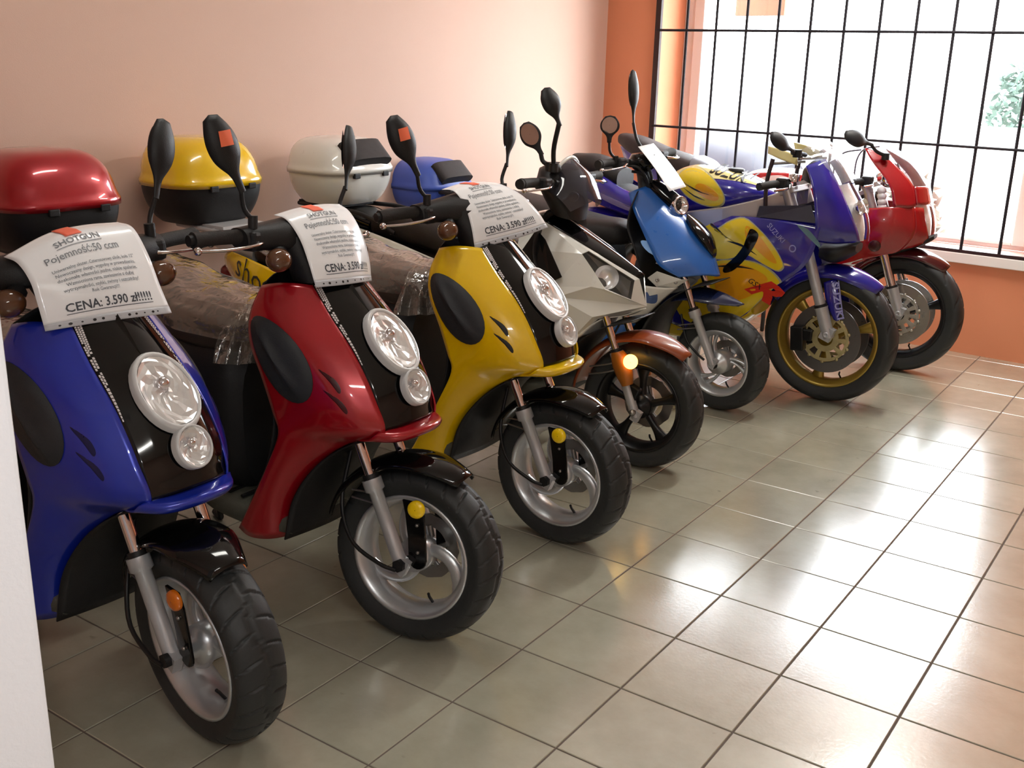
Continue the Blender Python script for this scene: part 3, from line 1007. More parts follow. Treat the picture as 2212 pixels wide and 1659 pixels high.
    for i in range(13):
        u = .98 - .28 * i / 12
        w = .012 * (1 - i / 12) + .0006
        n = mp.n(u, .5)
        if n.x < 0: n = -n
        pC = mp.p(u, .5) + n * (.010 * (1 - i / 12) + .001)
        pL, pR = mp.p(u, .5 - w * 4), mp.p(u, .5 + w * 4)
        rd.append([pL, pC, pR])
    MB().grid(rd, smooth=False).obj('mask_ridge', BLACK_GLOSS, mk)
    # lamps
    lc, ln = mp.p(.52, .5), mp.n(.52, .5)
    if ln.x < 0: ln = -ln
    up = (Vector((-.64, 0, .77)) - ln * ln.dot(Vector((-.64, 0, .77)))).normalized()
    rt = up.cross(ln)
    def lamp(c, a, b, name, dp=.010):
        def E(f, h, g=1): return [c + up * (a * f * math.cos(q) * (1 + .0 * math.sin(q))) + rt * (b * f * math.sin(q)) + ln * h for q in [2 * PI * k / 36 for k in range(36)]]
        bez = MB().grid([E(1.10, -.012), E(1.10, .004), E(1.05, .012), E(.97, .011), E(.93, .004), E(.90, -.020)], cv=True).obj(name, LAMP_WHITE, root)
        jr = random.Random(11)
        rings_ = [E(f, .0095 - dp * (1 - f * f) * .95) for f in (.95, .84, .70, .55, .40, .25, .10, .01)]
        rings_ = [[p + ln * jr.uniform(-.0022, .0022) for p in r_[::2]] for r_ in rings_]
        MB().grid(rings_, cv=True, smooth=False).obj('reflector_bowl', REFLECTOR, bez)
        MB().grid([E(.95, .011), E(.8, .016), E(.55, .021), E(.28, .0235), E(.01, .024)], cv=True).obj('lamp_lens', LENS, bez)
        bl = MB().ball(c + up * (a * .22) + ln * (.010 - dp * .5), Vector((1, 1, 1)) * min(a, b) * .24, 14, 10)
        bl.obj('bulb_shield', CHROME, bez)
        return bez
    lamp(lc + ln * .006, .088, .064, 'headlight', .011)
    sc_, sn = mp.p(.255, .5), mp.n(.255, .5)
    if sn.x < 0: sn = -sn
    ln = sn
    up = (Vector((-.5, 0, .87)) - ln * ln.dot(Vector((-.5, 0, .87)))).normalized()
    rt = up.cross(ln)
    lamp(sc_ + ln * .016, .044, .040, 'running_lamp', .020)
    # beak under the mask
    bk = [[(-.034, -.099, .602), (-.014, -.055, .603), (-.008, 0, .605), (-.014, .055, .603), (-.034, .099, .602)],
          [(-.040, -.120, .592), (.010, -.080, .594), (.034, 0, .600), (.010, .080, .594), (-.040, .120, .592)],
          [(-.066, -.120, .570), (.000, -.080, .572), (.024, 0, .577), (.000, .080, .572), (-.066, .120, .570)],
          [(-.115, -.108, .556), (-.045, -.065, .560), (-.025, 0, .562), (-.045, .065, .560), (-.115, .108, .556)]]
    MB().grid(Patch(bk).grid(14, 24)).obj('beak', paint, root, solid=.005)
    inner_parts(root)
    # handlebar cover and controls
    hb = []
    for i in range(25):
        y = -.225 + .45 * i / 24
        q = abs(y) / .225
        cx_, cz = -.368 - .05 * q ** 2, 1.052 - .012 * q
        hw, hh = .056 - .028 * q ** 1.5, .047 - .021 * q ** 1.2
        hb.append([Vector((cx_ + hw * math.copysign(abs(math.cos(a)) ** .8, math.cos(a)) + .25 * hh * -math.sin(a), y, cz + hh * math.copysign(abs(math.sin(a)) ** .8, math.sin(a)))) for a in [2 * PI * k / 20 for k in range(20)]])
    hc = MB().loft(hb).xf(S).obj('handlebar_cover', BLACK_MATT, root)
    nk = MB().loft([[Vector((x + hw * math.cos(a), hy * math.sin(a), z)) for a in [2 * PI * k / 20 for k in range(20)]] for x, hw, hy, z in ((-.32, .075, .095, .93), (-.335, .07, .105, .97), (-.355, .066, .12, 1.01), (-.365, .06, .13, 1.045))])
    nk.xf(S).obj('headset_cover', BLACK_MATT, hc)
    for s in (-1, 1):
        gp = curve([(-.415, s * .20, 1.045), (-.44, s * .27, 1.043), (-.462, s * .340, 1.038)], 10)
        gr_ = MB().tube(gp, [.0175, .0185, .018, .018, .018, .018, .018, .018, .019, .0205], 14).xf(S).obj('handlebar_grip', GRIP_RUBBER, root)
        MB().tube([gp[-1], gp[-1] + (gp[-1] - gp[-2]).normalized() * .012], .014, 12).xf(S).obj('bar_end', BLACK_MATT, gr_)
        lv = curve([(-.385, s * .17, 1.035), (-.372, s * .22, 1.028), (-.392, s * .30, 1.02), (-.425, s * .365, 1.018)], 14)
        lo = MB().tube(lv, [.011, .010, .009, .008, .007, .0065, .006, .006, .006, .006, .006, .006, .006, .006], 10, flat=.7)
        lo.ball(lv[-1], .0105, 12, 8)
        lo.xf(S).obj('brake_lever', CHROME, root)
        MB().box((-.40, s * .195, 1.035), (.05, .05, .05)).xf(S).obj('switch_housing', BLACK_MATT, hc, bevel=.01)
        sg = MB().ball((-.335, s * .175, .992), (.030, .036, .030), 18, 12).xf(S)
        so = sg.obj('turn_signal', SIGNAL_SMOKE, root)
        MB().ball((-.335, s * .175, .992), (.012, .012, .012), 10, 8).xf(S).obj('signal_bulb', ORANGE_AMBER, so)
        MB().tube([(-.36, s * .14, 1.01), (-.345, s * .165, .998)], .02, 10).xf(S).obj('signal_arm', BLACK_MATT, so)
    pod(root, 'mirror_stem', (-.40, -.195, 1.085), (-.402, -.232, 1.155), (-.440, -.310, 1.330), .088, S, facing=(1, -.25, .12), sticker=True)
    pod(root, 'mirror_stem', (-.40, .195, 1.085), (-.410, .225, 1.150), (-.450, .290, 1.325), .084, S, facing=(1, .45, .12))
    return root

PAINT_BLUE = mat('dark_blue_metallic_paint', (18, 44, 172), rough=.28, metal=.25, coat=1.0, noise=0.0)
PAINT_RED = mat('deep_red_metallic_paint', (170, 9, 28), rough=.28, metal=.25, coat=1.0, noise=0.0)
PAINT_YELLOW = mat('bright_yellow_paint', (240, 196, 0), rough=.25, coat=1.0, noise=0.0)
VENT_BLUE = mat('dark_blue_vent', (10, 18, 70), rough=.3)
VENT_RED = mat('dark_red_vent', (64, 4, 10), rough=.3)
BLUE_AT, RED_AT, YELLOW_AT = (-.665, -1.02), (-.575, -.395), (-.583, .335)
RZ_BLUE = math.radians(-1.0)
blue = shotgun('dark blue scooter with black mask, nearest to the white partition', *BLUE_AT, RZ_BLUE, math.radians(-8), PAINT_BLUE, VENT_BLUE, ORANGE_AMBER)
rear_end(blue, PAINT_BLUE, SEAT_BROWN, 'shotgun')
red = shotgun('deep red scooter with black mask and red luggage box', *RED_AT, 0, math.radians(11), PAINT_RED, VENT_RED, AMBER)
rear_end(red, PAINT_RED, SEAT_BROWN, 'shotgun')
top_box(red, -1.56, .868, PAINT_RED, BLACK_MATT, label='luggage box with dark red lid')
yel = shotgun('bright yellow scooter with black mask and yellow luggage box', *YELLOW_AT, 0, math.radians(-1), PAINT_YELLOW, BLACK_MATT, AMBER)
rear_end(yel, PAINT_YELLOW, SEAT_BROWN, 'shotgun', tail_m=mat('silver_tail_plastic', (196, 194, 194), rough=.35, metal=.3))
top_box(yel, -1.68, .868, PAINT_YELLOW, BLACK_MATT, label='luggage box with yellow lid')
wrap_cover('plastic_wrap', 'crinkled clear plastic over the brown seat of the red scooter', (*RED_AT, 0), 0, seed=3, grp='clear plastic seat wraps')
wrap_cover('plastic_wrap', 'crinkled clear plastic over the seat of the dark blue scooter', (*BLUE_AT, 0), RZ_BLUE, seed=5, grp='clear plastic seat wraps')
wrap_cover('plastic_wrap', 'crinkled clear plastic over the seat of the bright yellow scooter', (*YELLOW_AT, 0), 0, seed=9, grp='clear plastic seat wraps')
# ================================================================ white scooter
def bars(root, S, reach=.33, back=(-.43, -.455), z=1.045, cover=None, black=BLACK_MATT, levers=True, r0=.06):
    hb = MB().tube(curve([(back[0] + .035, -.12, z), (back[0] + .05, 0, z - .01), (back[0] + .035, .12, z)], 10), .013, 10).xf(S).obj('handlebar', black, root)
    for s in (-1, 1):
        gp = curve([(back[0] + .03, s * .13, z), (back[0], s * .22, z + .004), (back[1], s * reach, z + .004)], 10)
        g = MB().tube(gp, [.014, .015, .0175, .018, .018, .018, .018, .0185, .019, .0205], 14)
        g.tube([gp[-1], gp[-1] + (gp[-1] - gp[-2]).normalized() * .014], .0185, 14)
        g.xf(S).obj('handlebar_grip', GRIP_RUBBER, root)
        MB().box((back[0] + .02, s * .175, z), (.05, .055, .045)).xf(S).obj('switch_housing', black, hb, bevel=.01)
        if levers:
            lv = curve([(back[0] + .05, s * .17, z - .005), (back[0] + .065, s * .22, z - .01), (back[0] + .045, s * .29, z - .016), (back[0] + .02, s * (reach + .01), z - .018)], 12)
            l = MB().tube(lv, [.010, .009, .008, .007, .006, .006, .006, .006, .006, .006, .006, .006], 8, flat=.7)
            l.ball(lv[-1], .010, 10, 8)
            l.xf(S).obj('brake_lever', CHROME, root)
    return hb

def mirror_y(pts): return [(p[0], -p[1], p[2]) for p in pts]
def faceted(verts, faces, s):
    V_ = [(x, s * y, z) for x, y, z in verts]
    F = [f if s > 0 else tuple(reversed(f)) for f in faces]
    return MB().add(V_, F, False)

PAINT_WHITE = mat('white_gloss_paint', (226, 226, 220), rough=.3, coat=.8)
PAINT_ORANGE = mat('orange_fender_plastic', (140, 62, 24), rough=.35, coat=.7)
BLACK_ALLOY = mat('black_alloy', (24, 24, 26), rough=.35, metal=.3)
GLOW_AMBER = mat('glowing_amber_reflector', (255, 200, 60), rough=.3, emit=(255, 205, 90), estr=4)  # emission puts the flash glow of the fork reflector into the lens
SMOKE_SCREEN = clear('smoked_screen', tint=(130, 130, 140), gloss=.05, haze=.35, hazecol=(90, 90, 100))
WHITE_AT = (-.700, 1.085)
whi = thing('motor_scooter', 'white scooter with orange mudguard and sharp angular nose', 'scooter', (*WHITE_AT, 0), 0, 'scooters in the row')
S = steer_matrix(math.radians(4))
wheel(whi, 'front_wheel', 0, .242, .118, .170, S, BLACK_ALLOY, ('straight', 5), disc_side=1, disc_r=.10, treads=16)
for s in (-1, 1):
    fk = fork(whi, s * .078, S, a=(.006, .225), b=(-.088, .452), c=(-.16, .62))
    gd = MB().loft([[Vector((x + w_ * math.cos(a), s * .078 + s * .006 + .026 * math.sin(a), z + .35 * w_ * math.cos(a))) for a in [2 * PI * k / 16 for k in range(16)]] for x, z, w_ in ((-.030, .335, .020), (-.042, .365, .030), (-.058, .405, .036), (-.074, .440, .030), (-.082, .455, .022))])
    gd.xf(S).obj('fork_guard', mat('glow_tinted_guard', (150, 88, 22), rough=.4), fk)  # the reflector's amber halo is put into the guard's colour
    lp = MB().lathe([(.027, 0), (.027, .012), (.024, .018), (.013, .022), (.001, .023)], (-.016, s * .104, .432), (.45, s, .1), 24)
    lp.xf(S).obj('fork_reflector', GLOW_AMBER, fk, label='round amber reflector on the fork with its flash glow put in')
MB().lathe([(.012, -.01), (.012, .01), (.002, .014)], (.004, -.096, .236), (0, -1, 0), 12).xf(S).obj('axle_nut', STEEL, whi)
fd = fender(whi, 'front_fender', 0, .242, .285, math.radians(52), math.radians(172), .080, PAINT_ORANGE, S, front=.4, rear=.9)
cl = MB()
for dz in (0, .03):
    cl.tube(curve([(-.07, -.085, .42 - dz), (-.12, -.09, .40 - dz), (-.20, -.07, .375 - dz)], 8), .0032, 6)
cl.xf(S).obj('brake_hose', STEEL, whi)
MB().box((-.015, -.07, .30), (.05, .03, .07), Matrix.Rotation(.4, 4, 'Y')).xf(S).obj('brake_caliper', BLACK_ALLOY, whi, bevel=.006)
wv = [(-.008, 0, .627), (-.035, .020, .729), (-.193, .060, .809), (-.422, .090, .912), (-.489, .120, .919),      # 0 N, 1 M0, 2 M1, 3 M2, 4 M3
      (-.238, .100, .808), (-.221, .080, .819), (-.046, .035, .725), (-.049, .050, .652), (-.123, .118, .693), (-.172, .116, .751),   # 5..10 lamp opening
      (-.315, .170, .684), (-.170, .140, .700), (-.287, .188, .652), (-.159, .136, .586), (-.235, .158, .491), (-.162, .088, .569), (-.088, .030, .588),  # 11 f1, 12 f2, 13 g1, 14 g2, 15 g3, 16, 17
      (-.480, .175, .810), (-.445, .198, .70), (-.390, .200, .56)]
wf = [(3, 2, 6, 5), (2, 1, 7, 6), (1, 0, 8, 7), (3, 5, 18), (4, 3, 18), (5, 10, 11), (5, 11, 18), (10, 12, 11), (10, 9, 12), (9, 8, 12), (8, 0, 12),
      (11, 12, 0, 13), (13, 0, 14), (14, 0, 17), (14, 17, 16), (13, 14, 15), (13, 15, 20), (18, 11, 19), (11, 13, 19), (19, 13, 20), (14, 16, 15)]
for s in (-1, 1):
    p = faceted(wv, wf, s).obj('front_panel', PAINT_WHITE, whi, solid=.004, side=True, label='white angular nose panel')
    bw = [(-.420, .128, .884), (-.374, .136, .850), (-.281, .158, .724), (-.320, .176, .702), (-.459, .178, .794)]
    MB().prism([(x, s * (y + .003), z) for x, y, z in bw], (0, s * .006, 0)).obj('side_window', BLACK_GLOSS, p, bevel=.002)
    hl = [wv[i] for i in (5, 6, 7, 8, 9, 10)]
    ins = Vector((-.03, -s * .028, -.012))
    HL = [Vector((x, s * y, z)) for x, y, z in hl]
    hb_ = MB().add(HL + [v + ins for v in HL], [tuple(range(6, 12))] + [(i, (i + 1) % 6, (i + 1) % 6 + 6, i + 6) for i in range(6)], False)
    hbo = hb_.obj('headlight', mat('grey_lamp_housing', (96, 96, 92), rough=.35, metal=.4), whi)
    cc = sum(HL, Vector()) / 6 + ins * .75 + Vector((.012, 0, -.010))
    MB().lathe([(.046, .018), (.040, .004), (.028, -.008), (.012, -.014), (.001, -.015)], cc, Vector((.55, s * .75, .35)), 28).obj('reflector_bowl', REFLECTOR, hbo)
    MB().add([v + Vector((.002, s * .003, .001)) for v in HL], [tuple(range(6))], False).obj('lamp_lens', LENS, hbo)
    # thin painted flames
    for poly in ([(-.395, .862), (-.36, .845), (-.315, .80), (-.262, .772), (-.318, .79), (-.352, .81)],):
        pass
mrows = []
for i in (1, 2, 3, 4):
    x, y, z = wv[i]
    mrows.append([(x, -y, z), (x + .006, -y * .5, z + .012), (x + .008, 0, z + .016), (x + .006, y * .5, z + .012), (x, y, z)])
MB().grid(Patch(mrows).grid(20, 14)).obj('centre_mask', BLACK_GLOSS, whi, solid=-.004)
MB().grid(Patch([[(-.235, -.158, .491), (-.20, 0, .50), (-.235, .158, .491)], [(-.162, -.088, .565), (-.14, 0, .57), (-.162, .088, .565)], [(-.088, -.030, .586), (-.07, 0, .588), (-.088, .030, .586)], [(-.02, -.008, .618), (-.012, 0, .620), (-.02, .008, .618)]]).grid(14, 10)).obj('beak_lip', PAINT_WHITE, whi, solid=.004)
inner_parts(whi)
rear_end(whi, PAINT_WHITE, SEAT_BLACK, None, tail_m=None)
hb = bars(whi, S, reach=.30, back=(-.40, -.40), z=1.055)
dash = MB().loft([[Vector((x + hw * math.cos(a), hy * math.sin(a), z - .25 * hw * math.cos(a))) for a in [2 * PI * k / 24 for k in range(24)]] for x, hw, hy, z in ((-.36, .06, .09, .93), (-.375, .075, .115, .98), (-.40, .085, .13, 1.04), (-.40, .075, .12, 1.085), (-.39, .05, .08, 1.11))])
dash.xf(S).obj('instrument_housing', BLACK_MATT, hb)
MB().ball((-.315, -.06, 1.005), (.022, .022, .022), 14, 10).xf(S).obj('turn_signal', SIGNAL_SMOKE, hb)
sr = [[(-.395, -.125, 1.03), (-.375, -.08, 1.11), (-.365, 0, 1.145), (-.375, .08, 1.11), (-.395, .125, 1.03)],
      [(-.335, -.130, 1.00), (-.300, -.08, 1.06), (-.290, 0, 1.085), (-.300, .08, 1.06), (-.335, .130, 1.00)],
      [(-.300, -.105, .955), (-.255, -.06, .985), (-.240, 0, 1.00), (-.255, .06, .985), (-.300, .105, .955)]]
MB().grid(Patch(sr).grid(12, 16)).xf(S).obj('wind_screen', SMOKE_SCREEN, whi)
rim = MB().tube(curve([p for p in sr[0]], 20), .0075, 8)
rim.xf(S).obj('screen_edge', PAINT_WHITE, whi, label='pale rim of the instrument screen')
pod(whi, 'mirror_stem', (-.372, -.12, 1.115), (-.318, -.185, 1.262), (-.372, -.215, 1.392), .085, S, facing=(1, -.3, .1), stem_r=.009)
pod(whi, 'mirror_stem', (-.405, -.09, 1.115), (-.440, -.09, 1.150), (-.520, -.10, 1.262), .078, S, facing=(-.35, .93, -.1), stem_r=.009)
MB().ball((-.375, -.10, 1.105), .022, 14, 10).xf(S).obj('mirror_clamp', BLACK_MATT, hb)
top_box(whi, -1.55, .872, PAINT_WHITE, PAINT_WHITE, L=.36, W=.42, base_h=.135, lid_h=.12, pad=True, label='white luggage box with black back pad')

# ================================================================ light blue scooter
PAINT_SKY = mat('light_blue_paint', (40, 104, 190), rough=.3, coat=.8)
PAINT_NAVY = mat('navy_paint', (20, 30, 66), rough=.25, coat=.8)
PAINT_VIOLET = mat('violet_blue_paint', (36, 26, 150), rough=.25, coat=1.0)
PALE_STRIPE = mat('pale_lilac_stripe', (150, 140, 190), rough=.35)
LB_AT = (-.765, 1.925)
lbs = thing('motor_scooter', 'light blue scooter with bare handlebar between the white scooter and the yellow and blue motorcycle', 'scooter', (*LB_AT, 0), 0, 'scooters in the row')
S = steer_matrix(math.radians(-4), (.01, 0, .22), (-.40, 0, .95))
wheel(lbs, 'front_wheel', .015, .222, .115, .148, S, CAST_SILVER, ('twin', 3), disc_side=1, disc_r=.085, treads=18, hub_r=.05)
MB().lathe([(.002, -.062), (.02, -.062), (.022, -.050), (.048, -.048), (.052, -.03), (.052, 0)], (.015, 0, .222), (0, 1, 0), 28).xf(S).obj('brake_drum', CAST_SILVER, lbs)
MB().lathe([(.002, -.092), (.016, -.09), (.017, -.07)], (.015, 0, .222), (0, 1, 0), 14).xf(S).obj('axle_cap', BLACK_MATT, lbs)
for s in (-1, 1):
    fork(lbs, s * .082, S, a=(.010, .236), b=(-.095, .455), c=(-.155, .60), r=.019)
MB().tube(curve([(-.02, -.10, .245), (-.06, -.10, .27), (-.12, -.09, .32), (-.17, -.06, .42)], 12), .0055, 8).xf(S).obj('brake_cable', CABLE, lbs)
ca = MB()
for dz in (0, .02):
    ca.tube([(-.075, -.09, .40 - dz), (-.17, -.085, .375 - dz)], .003, 6)
ca.xf(S).obj('cable_clip', STEEL, lbs)
def fold(a, r, k=.55, b=.02):
    return (a[0] + (r[0] - a[0]) * k + b, a[1] + (r[1] - a[1]) * k + b * .6, a[2] + (r[2] - a[2]) * k + b * .5)
arows = []
for a, r in (((-.439, .120, .938), (-.392, 0, .962)), ((-.395, .150, .87), (-.30, 0, .90)), ((-.347, .165, .803), (-.212, 0, .832)), ((-.285, .172, .71), (-.125, 0, .755)), ((-.238, .170, .644), (-.072, 0, .690)), ((-.165, .125, .598), (-.034, 0, .600))):
    m_ = fold(a, r)
    arows.append([(a[0], -a[1], a[2]), (m_[0], -m_[1], m_[2]), r, m_, a])
ap = Patch(arows)
apo = MB().grid(ap.grid(36, 24)).obj('front_apron', PAINT_SKY, lbs, solid=-.004, label='light blue wedge shaped front apron')
half = Patch([[r[0], r[1], r[2]] for r in arows])
decal(half, smooth_poly([(-.255, .655), (-.20, .668), (-.130, .640), (-.118, .630), (-.19, .640)], 24), 'air_slot', PAINT_NAVY, apo, off=.001, rings=2)
decal(half, smooth_poly([(-.33, .745), (-.275, .690), (-.15, .665), (-.215, .710), (-.262, .735)], 24), 'swoosh_decal', mat('pale_blue_decal', (120, 165, 222), rough=.35), apo, off=.001, rings=2)
for s in (-1, 1):
    q = [(-.292, .174, .585), (-.245, .178, .622), (-.150, .128, .590), (-.128, .104, .590), (-.180, .112, .548), (-.250, .160, .548)]
    bp_ = MB().prism([(x, s * y, z) for x, y, z in q], (-.004, -s * .008, -.004)).obj('lower_fin', PAINT_WHITE, lbs, bevel=.002)
    for bx, by, bz in ((-.245, .168, .580), (-.175, .128, .574)):
        MB().lathe([(.0085, 0), (.0085, .006), (.004, .007), (.001, .004)], (bx, s * by, bz), (.35, s, .2), 14).obj('bolt', STEEL, bp_)
    lg = [[(-.36, .13, .36), (-.385, .17, .36), (-.41, .195, .36), (-.44, .205, .36), (-.47, .205, .37)],
          [(-.290, .12, .42), (-.315, .16, .42), (-.345, .19, .42), (-.38, .20, .42), (-.415, .205, .42)],
          [(-.230, .11, .49), (-.255, .15, .49), (-.285, .18, .49), (-.325, .195, .49), (-.36, .205, .49)],
          [(-.175, .10, .545), (-.205, .14, .545), (-.240, .17, .548), (-.285, .192, .552), (-.33, .205, .555)]]
    lp_ = Patch(lg, mirror=(s < 0))
    lo = MB().grid(lp_.grid(18, 14)).obj('leg_shield_panel', PAINT_WHITE, lbs, solid=.004, side=True, label='white lower leg shield with blue flames')
    decal(lp_, smooth_poly([(-.33, .535), (-.30, .508), (-.283, .525), (-.268, .500), (-.245, .515), (-.262, .470), (-.30, .478), (-.34, .492)], 36), 'flame_decal', mat('blue_flame_decal', (70, 96, 150), rough=.35), lo, off=.001, rings=3)
    ll = [[(-.42, .13, .235), (-.44, .17, .235), (-.46, .195, .235), (-.48, .205, .24), (-.50, .205, .25)],
          [(-.395, .13, .30), (-.415, .17, .30), (-.44, .195, .30), (-.465, .205, .30), (-.49, .205, .31)],
          [(-.358, .13, .357), (-.383, .17, .357), (-.408, .195, .357), (-.438, .205, .357), (-.468, .205, .367)]]
    MB().grid(Patch(ll, mirror=(s < 0)).grid(12, 14)).obj('leg_shield_foot', PAINT_SKY, lbs, solid=.004, side=True)
inner_parts(lbs)
fr_ = [[(-.27, -.085, .455), (-.26, -.05, .485), (-.255, 0, .49), (-.26, .05, .485), (-.27, .085, .455)],
       [(-.15, -.09, .495), (-.13, -.05, .528), (-.12, 0, .54), (-.13, .05, .528), (-.15, .09, .495)],
       [(-.03, -.075, .495), (-.01, -.04, .522), (0, 0, .532), (-.01, .04, .522), (-.03, .075, .495)],
       [(.085, -.016, .488), (.098, -.008, .496), (.104, 0, .500), (.098, .008, .496), (.085, .016, .488)]]
MB().grid(Patch(fr_).grid(22, 14)).xf(S).obj('front_fender', PAINT_NAVY, lbs, solid=.005)
rear_end(lbs, PAINT_VIOLET, SEAT_BLACK, None, seat_top=.80)
MB().loft([[Vector((x + hw * math.cos(a), hy * math.sin(a), z)) for a in [2 * PI * k / 18 for k in range(18)]] for x, hw, hy, z in ((-.39, .045, .075, .93), (-.405, .040, .06, .96), (-.43, .03, .035, 1.0), (-.45, .025, .03, 1.05))]).xf(S).obj('steering_column', BLACK_MATT, lbs)
hb = bars(lbs, S, reach=.30, back=(-.470, -.470), z=1.075)
ig = MB().loft([[Vector((-.435 + hw * math.cos(a), hy * math.sin(a), z)) for a in [2 * PI * k / 20 for k in range(20)]] for hw, hy, z in ((.035, .05, 1.03), (.055, .075, 1.05), (.06, .08, 1.08), (.05, .07, 1.10), (.01, .01, 1.105))])
ig.xf(S).obj('speedometer', BLACK_GLOSS, hb)
for k, (yy, zz) in enumerate(((-.12, 1.02), (-.08, .99), (-.05, 1.03), (.07, 1.0), (.11, 1.03))):
    MB().tube(curve([(-.445, yy, zz + .04), (-.40, yy * .8, zz + .03), (-.375, yy * .5, zz - .03), (-.40, yy * .3, .93)], 12), .0065, 8).xf(S).obj('control_cable', CABLE, hb)
MB().loft(loftx([(-.41, .955, .03, .03), (-.36, .95, .045, .04), (-.28, .905, .045, .045), (-.24, .885, .040, .040)], 12, e=2)).obj('lamp_pod', BLACK_GLOSS, lbs)
hd = MB().lathe([(.042, -.03), (.044, .0), (.040, .010), (.034, .006), (.018, -.012), (.001, -.018)], (-.235, -.01, .890), (1, -.35, .25), 28).obj('headlight', CHROME, lbs)
MB().ball((-.243, -.012, .888), (.030, .030, .030), 18, 12).obj('lamp_lens', LENS, hd)
MB().loft(loftx([(-.20, .835, .02, .02), (-.15, .80, .05, .025), (-.09, .745, .045, .03), (-.06, .70, .02, .02)], 12)).obj('signal_mount', BLACK_GLOSS, lbs)
pod(lbs, 'mirror_stem', (-.46, .05, 1.10), (-.535, .06, 1.215), (-.560, .075, 1.455), .082, S, facing=(1, .2, .1), stem_r=.007)
pod(lbs, 'mirror_stem', (-.455, -.20, 1.095), (-.468, -.235, 1.165), (-.474, -.224, 1.278), .085, S, facing=(-.40, 1.0, -.2), stem_r=.006, fat=.5)
top_box(lbs, -1.66, .745, mat('blue_box_plastic', (64, 92, 186), rough=.4), mat('blue_box_plastic', (64, 92, 186)), L=.34, W=.40, base_h=.11, lid_h=.115, pad=True, label='blue luggage box with black back pad')
# ================================================================ yellow and blue sport motorcycle
GOLD = mat('gold_wheel_paint', (168, 142, 62), rough=.32, metal=.55)
PALE_GOLD = mat('pale_gold_disc_carrier', (190, 178, 132), rough=.35, metal=.5)
DISC_GREY = mat('brake_disc_steel', (120, 118, 120), rough=.3, metal=.85)
BIKE_BLUE = mat('violet_racing_blue', (30, 26, 142), rough=.2, coat=1.0, noise=.02)
BIKE_YELLOW = mat('racing_yellow', (226, 196, 26), rough=.25, coat=.8, noise=.02)
BIKE_AMBER = mat('racing_amber_yellow', (232, 160, 20), rough=.25, coat=.8, noise=.02)
CREAM = mat('cream_tank_paint', (226, 214, 150), rough=.25, coat=.8)
ALU = mat('bare_aluminium_frame', (182, 172, 168), rough=.35, metal=.55)
DUCT = mat('dark_slate_plastic', (48, 46, 62), rough=.45)
PALE_EDGE = mat('pale_decal_outline', (170, 168, 130), rough=.35)
INK = mat('black_ink', (18, 16, 18), rough=.4)
DECAL_RED = mat('red_decal', (206, 44, 22), rough=.35)
SILVER_INK = mat('silver_lettering', (150, 150, 210), rough=.35)
FILM = clear('loose_protective_film', tint=(246, 246, 246), gloss=.12, bump=.6, bscale=24, haze=.22, hazecol=(230, 230, 235), reflect=1.5)
SCREEN = clear('clear_wind_screen', tint=(225, 228, 240), gloss=.03, haze=.05, hazecol=(235, 238, 250), reflect=1.4)
BIKE_RED = mat('cherry_red_paint', (158, 10, 22), rough=.22, coat=1.0, noise=.02)

def deco(patch, parent, poly, m, name, off=.0012, rings=4, label=None):
    return decal(patch, poly, name, m, parent, off=off, rings=rings, label=label)
def letters(patch, parent, body, x, z, size, ang, m, name, off=.0018, bold=0.0, flip=1, shear=0.0, sx=1.0):
    """Lettering laid on a side panel; ang turns it in the side view."""
    vs, fs = text_polys(body, size, bold, 'CENTER', shear)
    pts = []
    for v in vs:
        a, b = v.x * flip * sx, v.y
        q, n = patch.onto(x + a * math.cos(ang) - b * math.sin(ang), z + a * math.sin(ang) + b * math.cos(ang))
        pts.append(q + n * off)
    return MB().add(pts, fs, False).obj(name, m, parent)

def sport_wheel(root, name, cx, R, rim_m, S, w=.125, disc=True, carrier=PALE_GOLD, hole=10, disc_m=None, rim_r=.222, y_disc=.062):
    wh = wheel(root, name, cx, R, w, rim_r, S, rim_m, ('straight', 3), disc_r=0, treads=14, tread=disc, na=288, hub_r=.05)
    if not disc: return wh
    C = Vector((cx, 0, R))
    def P(r, a, y): return C + Vector((r * math.cos(a), y, r * math.sin(a)))
    for s in (-1, 1):
        y = s * y_disc
        N = 60
        d = MB()
        for yy in (y - .0025, y + .0025):
            d.grid([[P(r, 2 * PI * k / N, yy) for k in range(N)] for r in (.108, .155)], cv=True, smooth=False)
        for r in (.108, .155):
            d.grid([[P(r, 2 * PI * k / N, yy) for k in range(N)] for yy in (y - .0025, y + .0025)], cv=True)
        for k in range(42):
            a = 2 * PI * k / 42
            d.lathe([(.0036, 0), (.0004, 0)], P(.118 + .012 * (k % 3), a, y + s * .0032), (0, 1, 0), 6)
        d.xf(S).obj('brake_disc', disc_m or DISC_GREY, wh)
        c = MB()
        for r0, r1 in ((.034, .060), (.090, .104)):
            for yy in (y - .003 + s * .002, y + .003 + s * .002):
                c.grid([[P(r, 2 * PI * k / N, yy) for k in range(N)] for r in (r0, r1)], cv=True, smooth=False)
            for r in (r0, r1):
                c.grid([[P(r, 2 * PI * k / N, yy) for k in range(N)] for yy in (y - .003 + s * .002, y + .003 + s * .002)], cv=True)
        for k in range(hole):
            a = 2 * PI * k / hole
            c.prism([P(.055, a - .14, y - .002), P(.095, a - .12, y - .002), P(.095, a + .12, y - .002), P(.055, a + .14, y - .002)], (0, s * .006, 0))
            c.lathe([(.007, 0), (.007, .004), (.001, .005)], P(.106, a + .3, y + s * .003), (0, s, 0), 8)
        c.xf(S).obj('disc_carrier', carrier, wh)
    return wh

